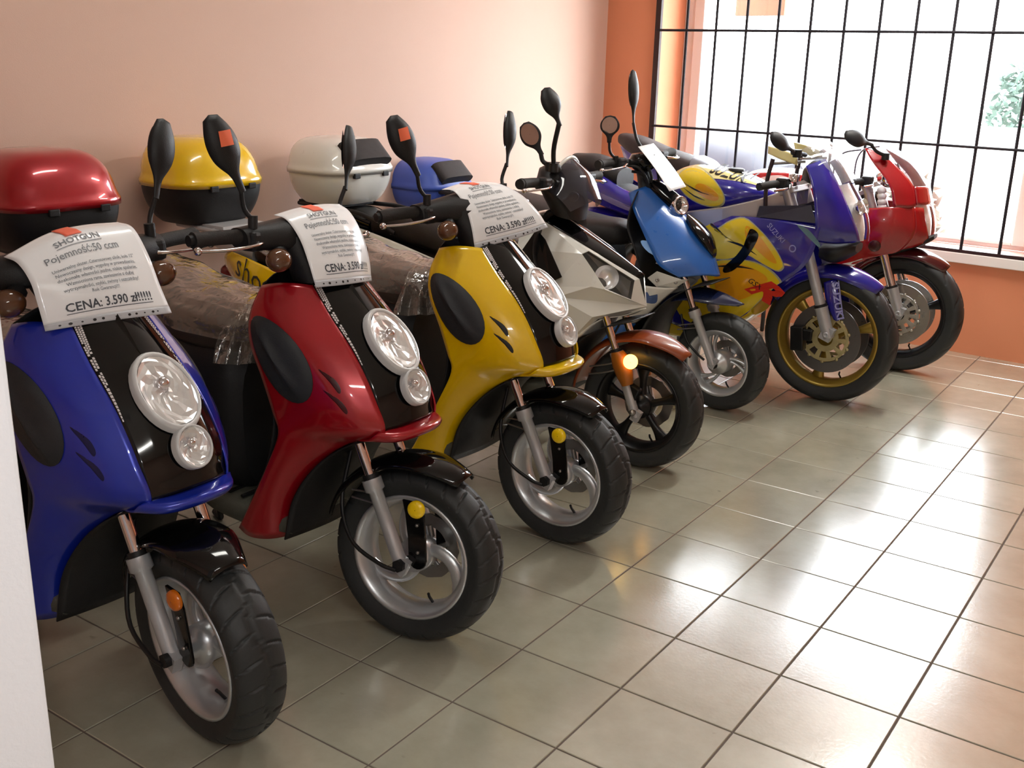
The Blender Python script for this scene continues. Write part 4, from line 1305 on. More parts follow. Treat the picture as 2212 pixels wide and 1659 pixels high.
def sport_fork(root, S, cx, R, a, b, m_up, m_low, r=.021, split=.55, y=.105, axle_m=None):
    for s in (-1, 1):
        A, B = Vector((a[0], s * y, a[1])), Vector((b[0], s * y, b[1]))
        Mi = A + (B - A) * split
        d = (B - A).normalized()
        f = MB().tube([A - d * .02, A + d * .03, Mi - d * .01, Mi], [r * 1.05, r * 1.1, r * 1.15, r * 1.25], 16)
        f.box(A, (.05, r * 1.6, .06), Matrix.Rotation(.35, 4, 'Y'))
        fo = f.xf(S).obj('fork_leg', m_low, root)
        MB().tube([Mi, B], r * .95, 16).xf(S).obj('fork_tube', m_up, fo)
        MB().tube([Mi - d * .004, Mi + d * .012], r * 1.18, 14).xf(S).obj('dust_seal', BLACK_MATT, fo)
        MB().lathe([(.013, 0), (.013, .006), (.007, .008), (.006, .002), (.001, .002)], A + Vector((.004, s * r * 1.3, 0)), (0, s, 0), 16).xf(S).obj('axle_nut', m_low, fo)
        cp = MB().box((cx - .115, s * .083, R - .012), (.06, .055, .11), Matrix.Rotation(-.1, 4, 'Y'))
        cp.box((cx - .075, s * .095, R + .01), (.05, .02, .05))
        cp.xf(S).obj('brake_caliper', BLACK_ALLOY, root, bevel=.006)

SUZ_AT = (-.455, 2.375)
suz = thing('sport_motorcycle', 'yellow and violet blue racing motorcycle with gold wheels', 'motorcycle', (*SUZ_AT, 0), 0, 'sport motorcycles by the window')
suz.scale = (1.03, 1.03, 1.03)
S = steer_matrix(math.radians(1), (.03, 0, .30), (-.22, 0, .95))
sport_wheel(suz, 'front_wheel', .033, .297, GOLD, S)
sport_fork(suz, S, .033, .297, (.052, .330), (-.085, .705), FORK_SILVER, FORK_SILVER, split=.30, r=.0245)
fd = fender(suz, 'front_fender', .033, .297, .322, math.radians(50), math.radians(150), .075, BIKE_BLUE, S, drop=.06, front=.5, rear=.8)
for s in (-1, 1):
    fl = [[(.052, .062, .570), (.030, .072, .560), (.000, .074, .545)], [(.075, .074, .480), (.050, .082, .470), (.020, .080, .470)], [(.088, .074, .390), (.078, .080, .385), (.064, .080, .39)]]
    fp = Patch(fl, mirror=(s < 0))
    fo = MB().grid(fp.grid(12, 6)).xf(S).obj('fender_blade', BIKE_BLUE, fd, solid=.003, side=True)
    if s < 0:
        letters(fp, fd, 'SUZUKI', .060, .470, .036, math.radians(-74), SILVER_INK, 'lettering', off=.004, bold=.001, sx=1.35)
        deco(fp, fd, [(.060, .56), (.064, .56), (.104, .40), (.100, .40)], SILVER_INK, 'stripe', off=.0035, rings=1)
# side fairings
fair = [[(-.66, .195, .28), (-.56, .215, .27), (-.46, .222, .28), (-.37, .222, .32), (-.285, .205, .385)],
        [(-.64, .205, .40), (-.53, .225, .42), (-.42, .230, .43), (-.31, .225, .45), (-.210, .205, .478)],
        [(-.60, .205, .52), (-.50, .228, .54), (-.39, .232, .55), (-.27, .226, .56), (-.140, .205, .545)],
        [(-.57, .198, .63), (-.47, .222, .65), (-.36, .228, .66), (-.22, .222, .655), (-.055, .205, .620)],
        [(-.54, .185, .73), (-.44, .208, .75), (-.33, .218, .755), (-.18, .214, .745), (-.020, .195, .690)],
        [(-.50, .165, .795), (-.42, .178, .805), (-.31, .190, .812), (-.16, .196, .812), (.000, .190, .800)]]
for s in (-1, 1):
    pt = Patch(fair, mirror=(s < 0))
    p = MB().grid(pt.grid(40, 30)).obj('side_fairing', BIKE_BLUE, suz, solid=.004, side=True, label='violet blue side fairing with yellow flames')
    low = smooth_poly([(-.600, .60), (-.47, .60), (-.40, .615), (-.29, .625), (-.205, .600), (-.150, .552), (-.165, .53), (-.215, .475), (-.285, .392), (-.37, .33), (-.50, .30), (-.62, .34), (-.63, .48)], 48)
    deco(pt, p, [(x * 1.02 + .012, z * 1.0 + .004) for x, z in low], PALE_EDGE, 'decal_outline', off=.0008, rings=6)
    deco(pt, p, low, BIKE_YELLOW, 'flame_decal', off=.0014, rings=6, label='yellow flame')
    deco(pt, p, smooth_poly([(-.43, .59), (-.33, .605), (-.25, .59), (-.20, .555), (-.235, .50), (-.31, .45), (-.40, .44), (-.44, .51)], 32), BIKE_AMBER, 'flame_core', off=.0020, rings=5)
    upp = smooth_poly([(-.55, .77), (-.47, .74), (-.40, .785), (-.335, .800), (-.25, .757), (-.185, .697), (-.145, .640), (-.140, .615), (-.165, .600), (-.225, .622), (-.31, .655), (-.38, .625), (-.47, .62), (-.55, .66)], 48)
    deco(pt, p, [(-.30 + (x + .30) * 1.04, .70 + (z - .70) * 1.06) for x, z in upp], PALE_EDGE, 'decal_outline', off=.0010, rings=6)
    deco(pt, p, upp, BIKE_YELLOW, 'flame_decal', off=.0017, rings=6, label='yellow flame')
    deco(pt, p, smooth_poly([(-.32, .775), (-.25, .735), (-.19, .672), (-.165, .63), (-.20, .638), (-.26, .68), (-.31, .72)], 28), BIKE_AMBER, 'flame_core', off=.0022, rings=4)
    for ln_ in ([(-.40, .70), (-.33, .695), (-.255, .655), (-.33, .688)], [(-.47, .575), (-.36, .60), (-.26, .592), (-.36, .592)], [(-.53, .77), (-.46, .75), (-.40, .71), (-.46, .742)]):
        deco(pt, p, smooth_poly(ln_, 20), INK, 'flame_line', off=.0026, rings=1)
    # kidney shaped duct
    deco(pt, p, smooth_poly([(-.300, .762), (-.262, .750), (-.262, .715), (-.300, .640), (-.350, .580), (-.395, .560), (-.400, .585), (-.350, .640), (-.315, .700)], 32), BLACK_GLOSS, 'air_duct', off=.003, rings=3, label='black kidney shaped air duct')
    deco(pt, p, smooth_poly([(-.10, .800), (-.05, .785), (.00, .738), (.006, .715), (-.035, .745)], 20), mat('pale_green_decal', (96, 128, 140), rough=.3), 'nose_stripe', off=.0014, rings=2)
    if s < 0:
        letters(pt, p, 'R', -.245, .475, .13, math.radians(-30), DECAL_RED, 'logo', off=.003, bold=.006, shear=.5, sx=1.5)
        letters(pt, p, 'GSX', -.260, .520, .035, math.radians(-30), INK, 'lettering', off=.003, shear=.3)
        letters(pt, p, 'SUZUKI', -.190, .750, .030, math.radians(-40), SILVER_INK, 'lettering', off=.003)
        q, n = pt.onto(-.105, .70)
        MB().grid([[q + n * .003 + Vector((r * math.cos(a), 0, r * math.sin(a))) for a in [2 * PI * k / 20 for k in range(20)]] for r in (.011, .016)], cv=True).obj('round_emblem', SILVER_INK, p)
    MB().add([(-.28, s * .185, .862), (-.06, s * .165, .885), (-.02, s * .190, .815), (-.29, s * .185, .815)], [(0, 1, 2, 3) if s > 0 else (3, 2, 1, 0)], False).obj('infill_panel', DUCT, suz, solid=.003)
belly = MB().loft(loftx([(-.30, .40, .12, .05), (-.42, .33, .19, .08), (-.62, .27, .2, .07), (-.85, .25, .15, .06)], 12, e=3))
belly.obj('belly_pan', BIKE_YELLOW, suz)
nose = [[(-.105, .150, 1.045), (-.065, .120, 1.065), (-.045, .085, 1.075)],
        [(-.055, .185, .960), (.000, .150, .965), (.030, .090, .965)],
        [(-.030, .198, .870), (.045, .150, .860), (.085, .085, .865)],
        [(-.020, .198, .800), (.060, .145, .780), (.118, .065, .790)],
        [(-.025, .170, .735), (.050, .110, .725), (.128, .040, .735)]]
for s in (-1, 1):
    MB().grid(Patch(nose, mirror=(s < 0)).grid(22, 12)).obj('nose_fairing', BIKE_BLUE, suz, solid=.004, side=True)
hl = [[(.030, -.090, .965), (.048, -.045, .970), (.055, 0, .972), (.048, .045, .970), (.030, .090, .965)],
      [(.085, -.085, .865), (.112, -.045, .868), (.122, 0, .870), (.112, .045, .868), (.085, .085, .865)],
      [(.118, -.065, .790), (.140, -.035, .790), (.148, 0, .792), (.140, .035, .790), (.118, .065, .790)],
      [(.128, -.040, .735), (.145, -.02, .735), (.152, 0, .735), (.145, .02, .735), (.128, .040, .735)]]
bowl = [[(x - .022, y * .9, z) for x, y, z in r] for r in hl]
hh = MB().grid(Patch(bowl).grid(14, 12)).obj('headlight', mat('white_lamp_bowl', (226, 224, 222), rough=.25, metal=.15), suz)
MB().grid(Patch(hl).grid(18, 14)).obj('lamp_lens', LENS, hh)
for s in (-1, 1):
    MB().lathe([(.034, .014), (.030, 0), (.016, -.010), (.001, -.012)], (.098, s * .038, .875), (1, 0, .35), 24).obj('lamp_bowl', CHROME, hh)
ws = [[(-.150, -.115, 1.105), (-.125, -.06, 1.125), (-.118, 0, 1.130), (-.125, .06, 1.125), (-.150, .115, 1.105)],
      [(-.075, -.115, 1.062), (-.035, -.06, 1.075), (-.025, 0, 1.080), (-.035, .06, 1.075), (-.075, .115, 1.062)],
      [(.026, -.092, .968), (.046, -.046, .974), (.053, 0, .976), (.046, .046, .974), (.026, .092, .968)]]
wso = MB().grid(Patch(ws).grid(16, 14)).obj('wind_screen', SCREEN, suz)
fm = []
for i in range(13):
    t = i / 12
    row = []
    for j in range(13):
        u = j / 12
        q = Patch(ws).p(min(1, .10 + t * .92), u)
        row.append(q + Vector((.010, 0, .014)) * (1 + .6 * math.sin(9 * u + 4 * t) * math.sin(7 * t)) + Vector((.0, 0, .05 * max(0, .25 - t))))
    fm.append(row)
MB().grid(fm).obj('film_sheet', FILM, wso, label='loose clear protective film')
MB().loft(loftx([(-.03, .675, .09, .035), (.03, .675, .115, .045), (.08, .69, .10, .035), (.115, .705, .05, .02)], 12)).obj('chin_duct', BLACK_MATT, suz)
for s in (-1, 1):
    MB().tube([(-.13, s * .10, 1.085), (-.135, s * .20, 1.100)], .010, 8).obj('mirror_arm', BLACK_MATT, suz)
    if s < 0: pod(suz, 'mirror_stem', (-.135, s * .185, 1.100), (-.135, s * .225, 1.105), (-.200, s * .345, 1.175), .078, Matrix.Identity(4), facing=(1, 0, .3), stem_r=.009)
    # inner fairing braces and yellow mirror fillet
    MB().tube(curve([(-.245, s * .17, 1.065), (-.262, s * .175, .96), (-.258, s * .17, .84)], 10), .009, 8).obj('fairing_stay', mat('dark_red_brown_stay', (44, 24, 26), rough=.5), suz)
    fi = [[(-.280, .150, 1.115), (-.22, .152, 1.105), (-.150, .145, 1.085)], [(-.275, .160, 1.085), (-.215, .162, 1.065), (-.140, .155, 1.045)]]
    MB().grid(Patch(fi, mirror=(s < 0)).grid(6, 8)).obj('mirror_fillet', CREAM, suz, solid=.008)
    MB().tube([(-.115, s * .13, 1.06), (-.245, s * .165, 1.045)], .006, 8).obj('stay_rod', STEEL, suz)
# tank
tk = [(-.275, .885, .030, .020), (-.32, .895, .085, .035), (-.41, .895, .135, .070), (-.52, .885, .155, .105), (-.62, .88, .160, .118), (-.70, .875, .150, .118), (-.765, .865, .120, .095), (-.79, .86, .09, .06)]
tank = MB().loft(loftx(tk, 30, n=36, e=2.5)).obj('fuel_tank', BIKE_BLUE, suz, label='fuel tank with cream top and yellow flame')
def tank_side(s):
    rows = []
    P_ = [list(a) for a in tk]
    for i in range(7):
        t = .10 + .84 * i / 6
        v = [spl([a[k] for a in P_], t) for k in range(4)]
        row = []
        for j in range(9):
            a = math.radians(-62 + 150 * j / 8)
            c, s_ = math.cos(a), math.sin(a)
            row.append((v[0], v[2] * math.copysign(abs(c) ** .8, c), v[1] + v[3] * math.copysign(abs(s_) ** .8, s_)))
        rows.append(row)
    return Patch(rows, mirror=(s < 0))
for s in (-1, 1):
    tp = tank_side(s)
    # cream cap: the upper band of the tank from nose to tail
    g = []
    for i in range(25):
        t = i / 24
        lo_ = .70 - .12 * math.sin(PI * t) + .12 * (1 - t)
        g.append([tp.p(t, lo_ + (1.0 - lo_) * j / 8) + tp.n(t, .8) * 0 + (tp.p(t, lo_ + (1.0 - lo_) * j / 8) - Vector((tp.p(t, .5).x, 0, .87))).normalized() * .0016 for j in range(9)])
    MB().grid(g).obj('tank_top_decal', CREAM, tank, label='cream upper band of the tank')
    e1 = ellipse(-.585, .912, .128, .060, math.radians(-24), 36)
    deco(tp, tank, [(-.585 + (x + .585) * 1.05, .912 + (z - .912) * 1.09) for x, z in e1], PALE_EDGE, 'decal_outline', off=.0022, rings=5)
    deco(tp, tank, e1, BIKE_YELLOW, 'flame_decal', off=.0030, rings=5, label='yellow ellipse on the tank')
    deco(tp, tank, ellipse(-.545, .895, .062, .026, math.radians(-24), 24), BIKE_AMBER, 'flame_core', off=.0037, rings=4)
    for a_ in ([(-.68, .935), (-.60, .905), (-.53, .885), (-.60, .898)], [(-.66, .905), (-.60, .875), (-.55, .860), (-.60, .870)]):
        deco(tp, tank, smooth_poly(a_, 18), INK, 'flame_line', off=.0042, rings=1)
    if s < 0:
        letters(tp, tank, 'SUZUKI', -.478, .960, .042, math.radians(-11), INK, 'lettering', off=.0045, bold=.001, sx=1.25)
MB().lathe([(.038, 0), (.038, .010), (.030, .014), (.001, .014)], (-.48, 0, .982), (0, 0, 1), 24).obj('tank_cap', BLACK_MATT, tank)
# frame, yoke, bars
for s in (-1, 1):
    b = MB()
    secs = []
    for x, y, z, h in ((-.16, .085, .905, .045), (-.30, .150, .845, .042), (-.45, .172, .80, .040), (-.62, .170, .765, .040), (-.74, .14, .70, .05)):
        secs.append([Vector((x, s * (y + a * .014), z + c * h)) for a, c in ((1, -1), (1, 1), (-1, 1), (-1, -1))])
    b.loft(secs, smooth=False)
    b.obj('frame_beam', ALU, suz, bevel=.006)
yk = MB().box((-.195, 0, .925), (.07, .25, .026), Matrix.Rotation(-.35, 4, 'Y'))
for s in (-1, 1):
    yk.tube([(-.165, s * .105, .86), (-.205, s * .105, .955)], .026, 14)
yo = yk.xf(S).obj('top_yoke', ALU, suz, bevel=.004)
for s in (-1, 1):
    g = curve([(-.195, s * .11, .955), (-.215, s * .20, .962), (-.25, s * .30, .955)], 8)
    MB().tube(g, [.017] * 8, 12).xf(S).obj('handlebar_grip', GRIP_RUBBER, yo)
    MB().box((-.195, s * .165, .965), (.05, .06, .045)).xf(S).obj('switch_housing', BLACK_MATT, yo, bevel=.008)
    MB().lathe([(.022, 0), (.024, .03), (.001, .034)], (-.150, s * .16, .975), (0, 0, 1), 16).xf(S).obj('fluid_reservoir', CHROME, yo)
    l = curve([(-.165, s * .17, .958), (-.150, s * .24, .950), (-.175, s * .31, .945)], 8)
    MB().tube(l, .006, 8).xf(S).obj('brake_lever', CHROME, yo)
MB().loft(loftx([(-.15, 1.00, .06, .03), (-.11, 1.01, .10, .055), (-.08, 1.0, .09, .05)], 8)).obj('instrument_cluster', BLACK_MATT, suz)
# seat and tail
MB().loft(loftx([(-.78, .83, .10, .035), (-.90, .81, .135, .035), (-1.03, .83, .12, .04), (-1.08, .86, .09, .035)], 14)).obj('seat', SEAT_BLACK, suz)
for s in (-1, 1):
    tl = [[(-.74, .145, .715), (-.92, .150, .745), (-1.12, .130, .785), (-1.32, .09, .84)],
          [(-.76, .150, .765), (-.94, .158, .795), (-1.13, .138, .835), (-1.34, .095, .885)],
          [(-.80, .130, .800), (-.96, .140, .835), (-1.14, .122, .890), (-1.35, .08, .94)],
          [(-.84, .09, .825), (-1.0, .10, .865), (-1.16, .085, .930), (-1.35, .05, .965)]]
    pt = Patch(tl, mirror=(s < 0))
    p = MB().grid(pt.grid(16, 22)).obj('tail_fairing', PAINT_VIOLET, suz, solid=.004, side=True)
    deco(pt, p, smooth_poly([(-.80, .758), (-.95, .800), (-1.12, .845), (-1.30, .892), (-1.12, .822), (-.95, .775)], 28), PALE_STRIPE, 'tail_stripe', off=.0015, rings=2)
MB().loft(loftx([(-1.05, .90, .085, .05), (-1.2, .955, .10, .05), (-1.33, .975, .06, .03)], 10)).obj('pillion_pad', SEAT_BLACK, suz)
MB().loft(loftx([(-.80, .60, .06, .05), (-.95, .66, .11, .07), (-1.15, .70, .12, .06), (-1.34, .72, .09, .03)], 14)).obj('rear_mudguard', PAINT_VIOLET, suz)
sport_wheel(suz, 'rear_wheel', -1.36, .31, GOLD, Matrix.Identity(4), w=.17, disc=False)
MB().loft(loftx([(-.45, .50, .14, .14), (-.62, .48, .17, .17), (-.80, .46, .16, .15), (-.92, .45, .1, .1)], 10, e=3.5)).obj('engine', mat('engine_alloy', (70, 70, 72)), suz)
for s in (-1, 1):
    MB().tube([(-.85, s * .11, .46), (-1.36, s * .11, .31)], .028, 10).obj('swing_arm', ALU, suz)
MB().tube(curve([(-.80, -.13, .30), (-1.0, -.19, .36), (-1.2, -.22, .46), (-1.5, -.20, .60)], 12), [.024, .026, .03, .045, .052, .054, .054, .054, .054, .052, .046, .03], 14).obj('exhaust', STEEL, suz)
MB().tube([(-.78, .14, .25), (-.84, .30, .008)], .012, 8).obj('side_stand', BLACK_MATT, suz)

# ================================================================ cherry red sport motorcycle
HON_AT = (-.290, 3.120)
hon = thing('sport_motorcycle', 'cherry red sport motorcycle with black front wheel beneath the window', 'motorcycle', (*HON_AT, 0), 0, 'sport motorcycles by the window')
S = steer_matrix(math.radians(2), (-.02, 0, .30), (-.25, 0, .93))
sport_wheel(hon, 'front_wheel', -.018, .302, BLACK_ALLOY, S, carrier=mat('bright_disc_carrier', (196, 192, 182), rough=.3, metal=.6), hole=12, disc_m=mat('bright_disc_steel', (190, 186, 180), rough=.25, metal=.8))
sport_fork(hon, S, -.018, .302, (-.005, .320), (-.150, .690), CHROME, FORK_SILVER, split=.32, r=.024)
fender(hon, 'front_fender', -.018, .302, .330, math.radians(52), math.radians(140), .072, mat('dark_red_gloss_paint', (70, 8, 14), rough=.2, coat=1.0), S, drop=.05, front=.5, rear=.8)
hf = [[(-.50, .20, .42), (-.42, .225, .43), (-.33, .225, .47), (-.24, .210, .53), (-.180, .195, .578)],
      [(-.48, .205, .55), (-.39, .232, .57), (-.29, .232, .59), (-.19, .215, .60), (-.100, .190, .608)],
      [(-.44, .205, .67), (-.34, .232, .68), (-.23, .235, .68), (-.11, .210, .66), (-.018, .150, .640)],
      [(-.40, .195, .76), (-.30, .222, .77), (-.19, .230, .77), (-.06, .200, .76), (.030, .130, .735)],
      [(-.36, .170, .815), (-.27, .195, .828), (-.17, .212, .836), (-.07, .190, .850), (.012, .130, .850)]]
for s in (-1, 1):
    pt = Patch(hf, mirror=(s < 0))
    p = MB().grid(pt.grid(28, 26)).obj('side_fairing', BIKE_RED, hon, solid=.004, side=True)
    q, n = pt.onto(-.13, .655)
    MB().lathe([(.030, 0), (.026, .004), (.001, .004)], q, n, 20).obj('round_vent', mat('dark_red_vent', (64, 4, 10)), p)
    deco(pt, p, smooth_poly([(-.48, .50), (-.35, .53), (-.24, .56), (-.185, .585), (-.20, .565), (-.28, .50), (-.40, .44), (-.49, .44)], 28), PAINT_WHITE, 'white_panel', off=.0015, rings=3)
    up = [[(-.255, .150, 1.115), (-.215, .135, 1.105), (-.175, .110, 1.095)],
          [(-.205, .170, 1.055), (-.160, .150, 1.050), (-.110, .115, 1.045)],
          [(-.105, .185, .950), (-.060, .155, .950), (-.010, .110, .948)],
          [(-.070, .192, .850), (-.005, .150, .848), (.018, .120, .858)]]
    MB().grid(Patch(up, mirror=(s < 0)).grid(18, 8)).obj('nose_fairing', BIKE_RED, hon, solid=.004, side=True)
    cheek = [[(.012, .130, .850), (.030, .105, .848), (.045, .085, .845)], [(.030, .130, .735), (.055, .095, .730), (.075, .065, .728)], [(-.018, .140, .640), (.035, .085, .655), (.080, .030, .684)]]
    MB().grid(Patch(cheek, mirror=(s < 0)).grid(10, 8)).obj('nose_cheek', BIKE_RED, hon, solid=.004, side=True)
    if s < 0: pod(hon, 'mirror_stem', (-.150, s * .150, 1.085), (-.195, s * .225, 1.135), (-.300, s * .350, 1.185), .085, Matrix.Identity(4), facing=(1, 0, .2), stem_r=.009)
    MB().tube(curve([(-.39, s * .17, .93), (-.385, s * .17, 1.03), (-.35, s * .165, 1.085), (-.27, s * .150, 1.105)], 14), .0045, 8).obj('bent_wire', mat('grey_wire', (90, 84, 100), rough=.4), hon)
scr = [[(-.235, -.112, 1.118), (-.21, -.06, 1.130), (-.205, 0, 1.133), (-.21, .06, 1.130), (-.235, .112, 1.118)],
       [(-.115, -.115, 1.045), (-.08, -.06, 1.058), (-.070, 0, 1.062), (-.08, .06, 1.058), (-.115, .115, 1.045)],
       [(-.008, -.110, .945), (.022, -.055, .945), (.030, 0, .945), (.022, .055, .945), (-.008, .110, .945)]]
MB().grid(Patch(scr).grid(16, 14)).obj('wind_screen', SCREEN, hon)
bro = [[(-.008, -.110, .945), (.022, -.055, .945), (.030, 0, .945), (.022, .055, .945), (-.008, .110, .945)],
       [(.018, -.118, .860), (.048, -.06, .858), (.056, 0, .858), (.048, .06, .858), (.018, .118, .860)]]
MB().grid(Patch(bro).grid(6, 12)).obj('nose_brow', BIKE_RED, hon, solid=-.004)
lens = [[(.018, -.118, .858), (.050, -.06, .858), (.058, 0, .858), (.050, .06, .858), (.018, .118, .858)],
        [(.050, -.100, .78), (.078, -.05, .778), (.086, 0, .778), (.078, .05, .778), (.050, .100, .78)],
        [(.070, -.060, .705), (.088, -.03, .703), (.094, 0, .702), (.088, .03, .703), (.070, .060, .705)]]
hh = MB().grid([[Vector((p.x - .02, p.y * .92, p.z)) for p in r] for r in Patch(lens).grid(12, 12)]).obj('headlight', mat('white_lamp_bowl', (226, 224, 222)), hon)
MB().grid(Patch(lens).grid(12, 12)).obj('lamp_lens', LENS, hh)
MB().loft(loftx([(-.16, .60, .12, .03), (-.05, .635, .11, .03), (.06, .68, .06, .02), (.10, .705, .03, .012)], 12)).obj('chin_spoiler', BLACK_MATT, hon)
tk2 = [(-.42, .88, .05, .03), (-.50, .885, .12, .065), (-.62, .875, .155, .095), (-.75, .865, .16, .105), (-.86, .855, .14, .095), (-.93, .845, .10, .06)]
t2 = MB().loft(loftx(tk2, 24, n=32)).obj('fuel_tank', BIKE_RED, hon, label='round cherry red tank with pale sweep')
tk = tk2
for s in (-1, 1):
    tp = tank_side(s)
    deco(tp, t2, smooth_poly([(-.86, .875), (-.78, .925), (-.68, .945), (-.60, .925), (-.66, .915), (-.74, .885), (-.80, .845)], 30), mat('pale_pink_decal', (206, 178, 176), rough=.3), 'sweep_decal', off=.002, rings=4)
for s in (-1, 1):
    g = curve([(-.225, s * .12, .945), (-.255, s * .21, .955), (-.29, s * .31, .945)], 8)
    go = MB().tube(g, .017, 12).xf(S).obj('handlebar_grip', GRIP_RUBBER, hon)
    MB().box((-.225, s * .16, .955), (.05, .06, .05)).xf(S).obj('switch_housing', BLACK_MATT, go, bevel=.008)
    l = curve([(-.20, s * .16, .95), (-.18, s * .23, .945), (-.20, s * .31, .94)], 8)
    MB().tube(l, .006, 8).xf(S).obj('brake_lever', CHROME, go)
yk = MB().box((-.235, 0, .90), (.07, .25, .024), Matrix.Rotation(-.35, 4, 'Y'))
for s in (-1, 1):
    yk.tube([(-.16, s * .105, .72), (-.245, s * .105, .935)], .025, 14)
yk.xf(S).obj('top_yoke', ALU, hon, bevel=.004)
MB().loft(loftx([(-.20, .97, .07, .035), (-.16, .98, .10, .06), (-.13, .97, .09, .05)], 8)).obj('instrument_cluster', CHROME, hon)
cv = MB()
for k in range(5):
    cv.ball((-.145 + .004 * k, -.16, .92 - .028 * k), (.024, .02, .020), 12, 8)
cv.obj('crinkled_foil', mat('white_foil', (236, 232, 232), rough=.3), hon, label='white crinkled foil behind the fairing')
MB().loft(loftx([(-1.12, .905, .09, .05), (-1.22, .925, .125, .065), (-1.40, .965, .125, .065), (-1.58, 1.03, .11, .055), (-1.68, 1.065, .07, .03)], 20, e=3)).obj('seat', mat('brown_black_seat', (42, 30, 28), rough=.6, bump=.2, bscale=300), hon)
MB().loft(loftx([(-1.08, .915, .07, .03), (-1.13, .925, .105, .055), (-1.20, .945, .120, .058)], 8, e=3)).obj('seat_hump', mat('grey_seat_cover', (120, 120, 128), rough=.4), hon)
for s in (-1, 1):
    tl = [[(-1.00, .15, .76), (-1.2, .155, .80), (-1.42, .13, .86), (-1.62, .08, .94)], [(-1.02, .158, .82), (-1.2, .162, .86), (-1.42, .138, .92), (-1.64, .085, 1.0)], [(-1.06, .13, .865), (-1.22, .14, .90), (-1.44, .125, .96), (-1.66, .075, 1.03)]]
    pt = Patch(tl, mirror=(s < 0))
    p = MB().grid(pt.grid(12, 18)).obj('tail_fairing', BIKE_BLUE, hon, solid=.004, side=True, label='dark blue tail with a pale front')
    deco(pt, p, smooth_poly([(-1.03, .80), (-1.12, .85), (-1.24, .87), (-1.16, .82), (-1.05, .775)], 24), PALE_STRIPE, 'tail_stripe', off=.002, rings=3)
sport_wheel(hon, 'rear_wheel', -1.42, .31, BLACK_ALLOY, Matrix.Identity(4), w=.17, disc=False)
for s in (-1, 1):
    MB().tube([(-.90, s * .11, .46), (-1.42, s * .11, .31)], .028, 10).obj('swing_arm', ALU, hon)
    secs = []
    for x, y, z, h in ((-.20, .085, .86, .045), (-.36, .150, .80, .042), (-.55, .172, .74, .040), (-.75, .170, .70, .040), (-.90, .14, .62, .06)):
        secs.append([Vector((x, s * (y + a * .014), z + c * h)) for a, c in ((1, -1), (1, 1), (-1, 1), (-1, -1))])
    MB().loft(secs, smooth=False).obj('frame_beam', BLACK_ALLOY, hon, bevel=.006)
MB().loft(loftx([(-.42, .50, .14, .14), (-.60, .46, .18, .17), (-.82, .45, .16, .15), (-.96, .45, .1, .1)], 10, e=3.5)).obj('engine', mat('engine_alloy', (70, 70, 72)), hon)
MB().tube([(-.80, .14, .25), (-.86, .30, .008)], .012, 8).obj('side_stand', BLACK_MATT, hon)
# ================================================================ price sheets
PAPER = mat('white_paper_in_sleeve', (248, 249, 252), rough=.22, spec=.5, coat=.25)
SLEEVE = mat('grey_punched_sleeve_strip', (196, 198, 204), rough=.3)
PRINT = mat('printed_dark_grey', (70, 74, 82), rough=.6)
PRINT2 = mat('printed_light_grey', (128, 132, 138), rough=.6)
TAPE = mat('orange_tape', (255, 120, 92), rough=.6)
BODY = ["Uniwersalny skuter. Czterosuwowy silnik, koła 12''", "Nowoczesny design, wygodny w prowadzeniu,", "doskonałe własności jezdne, niskie spalanie,", "Wzmocniona rama, zawieszenie z dużej", "wytrzymałości, szybki, zwinny i oszczędny!", "Rok Gwarancji!!!"]
def sheet(label, at, rz, rows, tape=True):
    t = thing('price_sheet', label, 'paper', (*at, 0), rz, 'price sheets on the scooters')
    P_ = Patch(rows)
    nu, nv = 40, 24
    def S_(u, v, h=0.0):
        q = P_.p(u, v)
        if h:
            n = P_.n(u, v)
            if n.z + n.x < 0: n = -n
            q = q + n * h
        return q
    pap = MB().grid([[S_(.94 * i / nu, j / nv) for j in range(nv + 1)] for i in range(nu + 1)]).obj('paper', PAPER, t, solid=.0006)
    st = MB().grid([[S_(.938 + .062 * i / 4, j / nv, .0006) for j in range(nv + 1)] for i in range(5)]).obj('punched_strip', SLEEVE, t, solid=.0006)
    for v, r in ((.10, .8), (.17, 1.2), (.25, .7), (.34, 1.2), (.41, 1.1), (.53, .8), (.65, 1.1), (.71, .9), (.78, .6), (.85, 1.0), (.89, .6)):
        MB().grid([[S_(.970 + .010 * r * k * math.sin(a), v + .012 * r * k * math.cos(a), .0016) for a in [2 * PI * i / 12 for i in range(12)]] for k in (.05, 1)], cv=True).obj('punch_hole', INK, st)
    W_, H_ = .21, .30
    def line(body, vc, u, size, m, width, bold=0.0, under=False, name='print_line'):
        vs, fs = text_polys(body, 1.0, bold)
        x0, x1 = min(v.x for v in vs), max(v.x for v in vs)
        k = width / (x1 - x0)
        mb = MB()
        mb.add([S_(u - v.y * size / H_, vc + (v.x - (x0 + x1) / 2) * k, .0013) for v in vs], fs, False)
        if under:
            mb.grid([[S_(u + .018 + .006 * i, vc - width * .5 + width * j / 20, .0013) for j in range(21)] for i in range(2)])
        mb.obj(name, m, pap)
    line('SHOTGUN', .45, .315, .024, PRINT2, .40, bold=.012, under=True, name='heading')
    line('Pojemność:50 ccm', .45, .425, .026, PRINT2, .62, bold=.004, name='heading')
    for k, b in enumerate(BODY):
        line(b, .50, .515 + .044 * k, .0115, PRINT2, (.70, .68, .68, .58, .64, .25)[k], bold=.012)
    line('CENA: 3.590 zł!!!!!', .52, .865, .032, PRINT, .72, bold=.016, under=True, name='price')
    if tape:
        MB().grid([[S_(.0 + .24 * i / 5, .37 + .15 * j / 5, .002 + .0008 * math.sin(3 * i)) for j in range(6)] for i in range(6)]).obj('orange_tape', TAPE, t, solid=.0005)
    return t
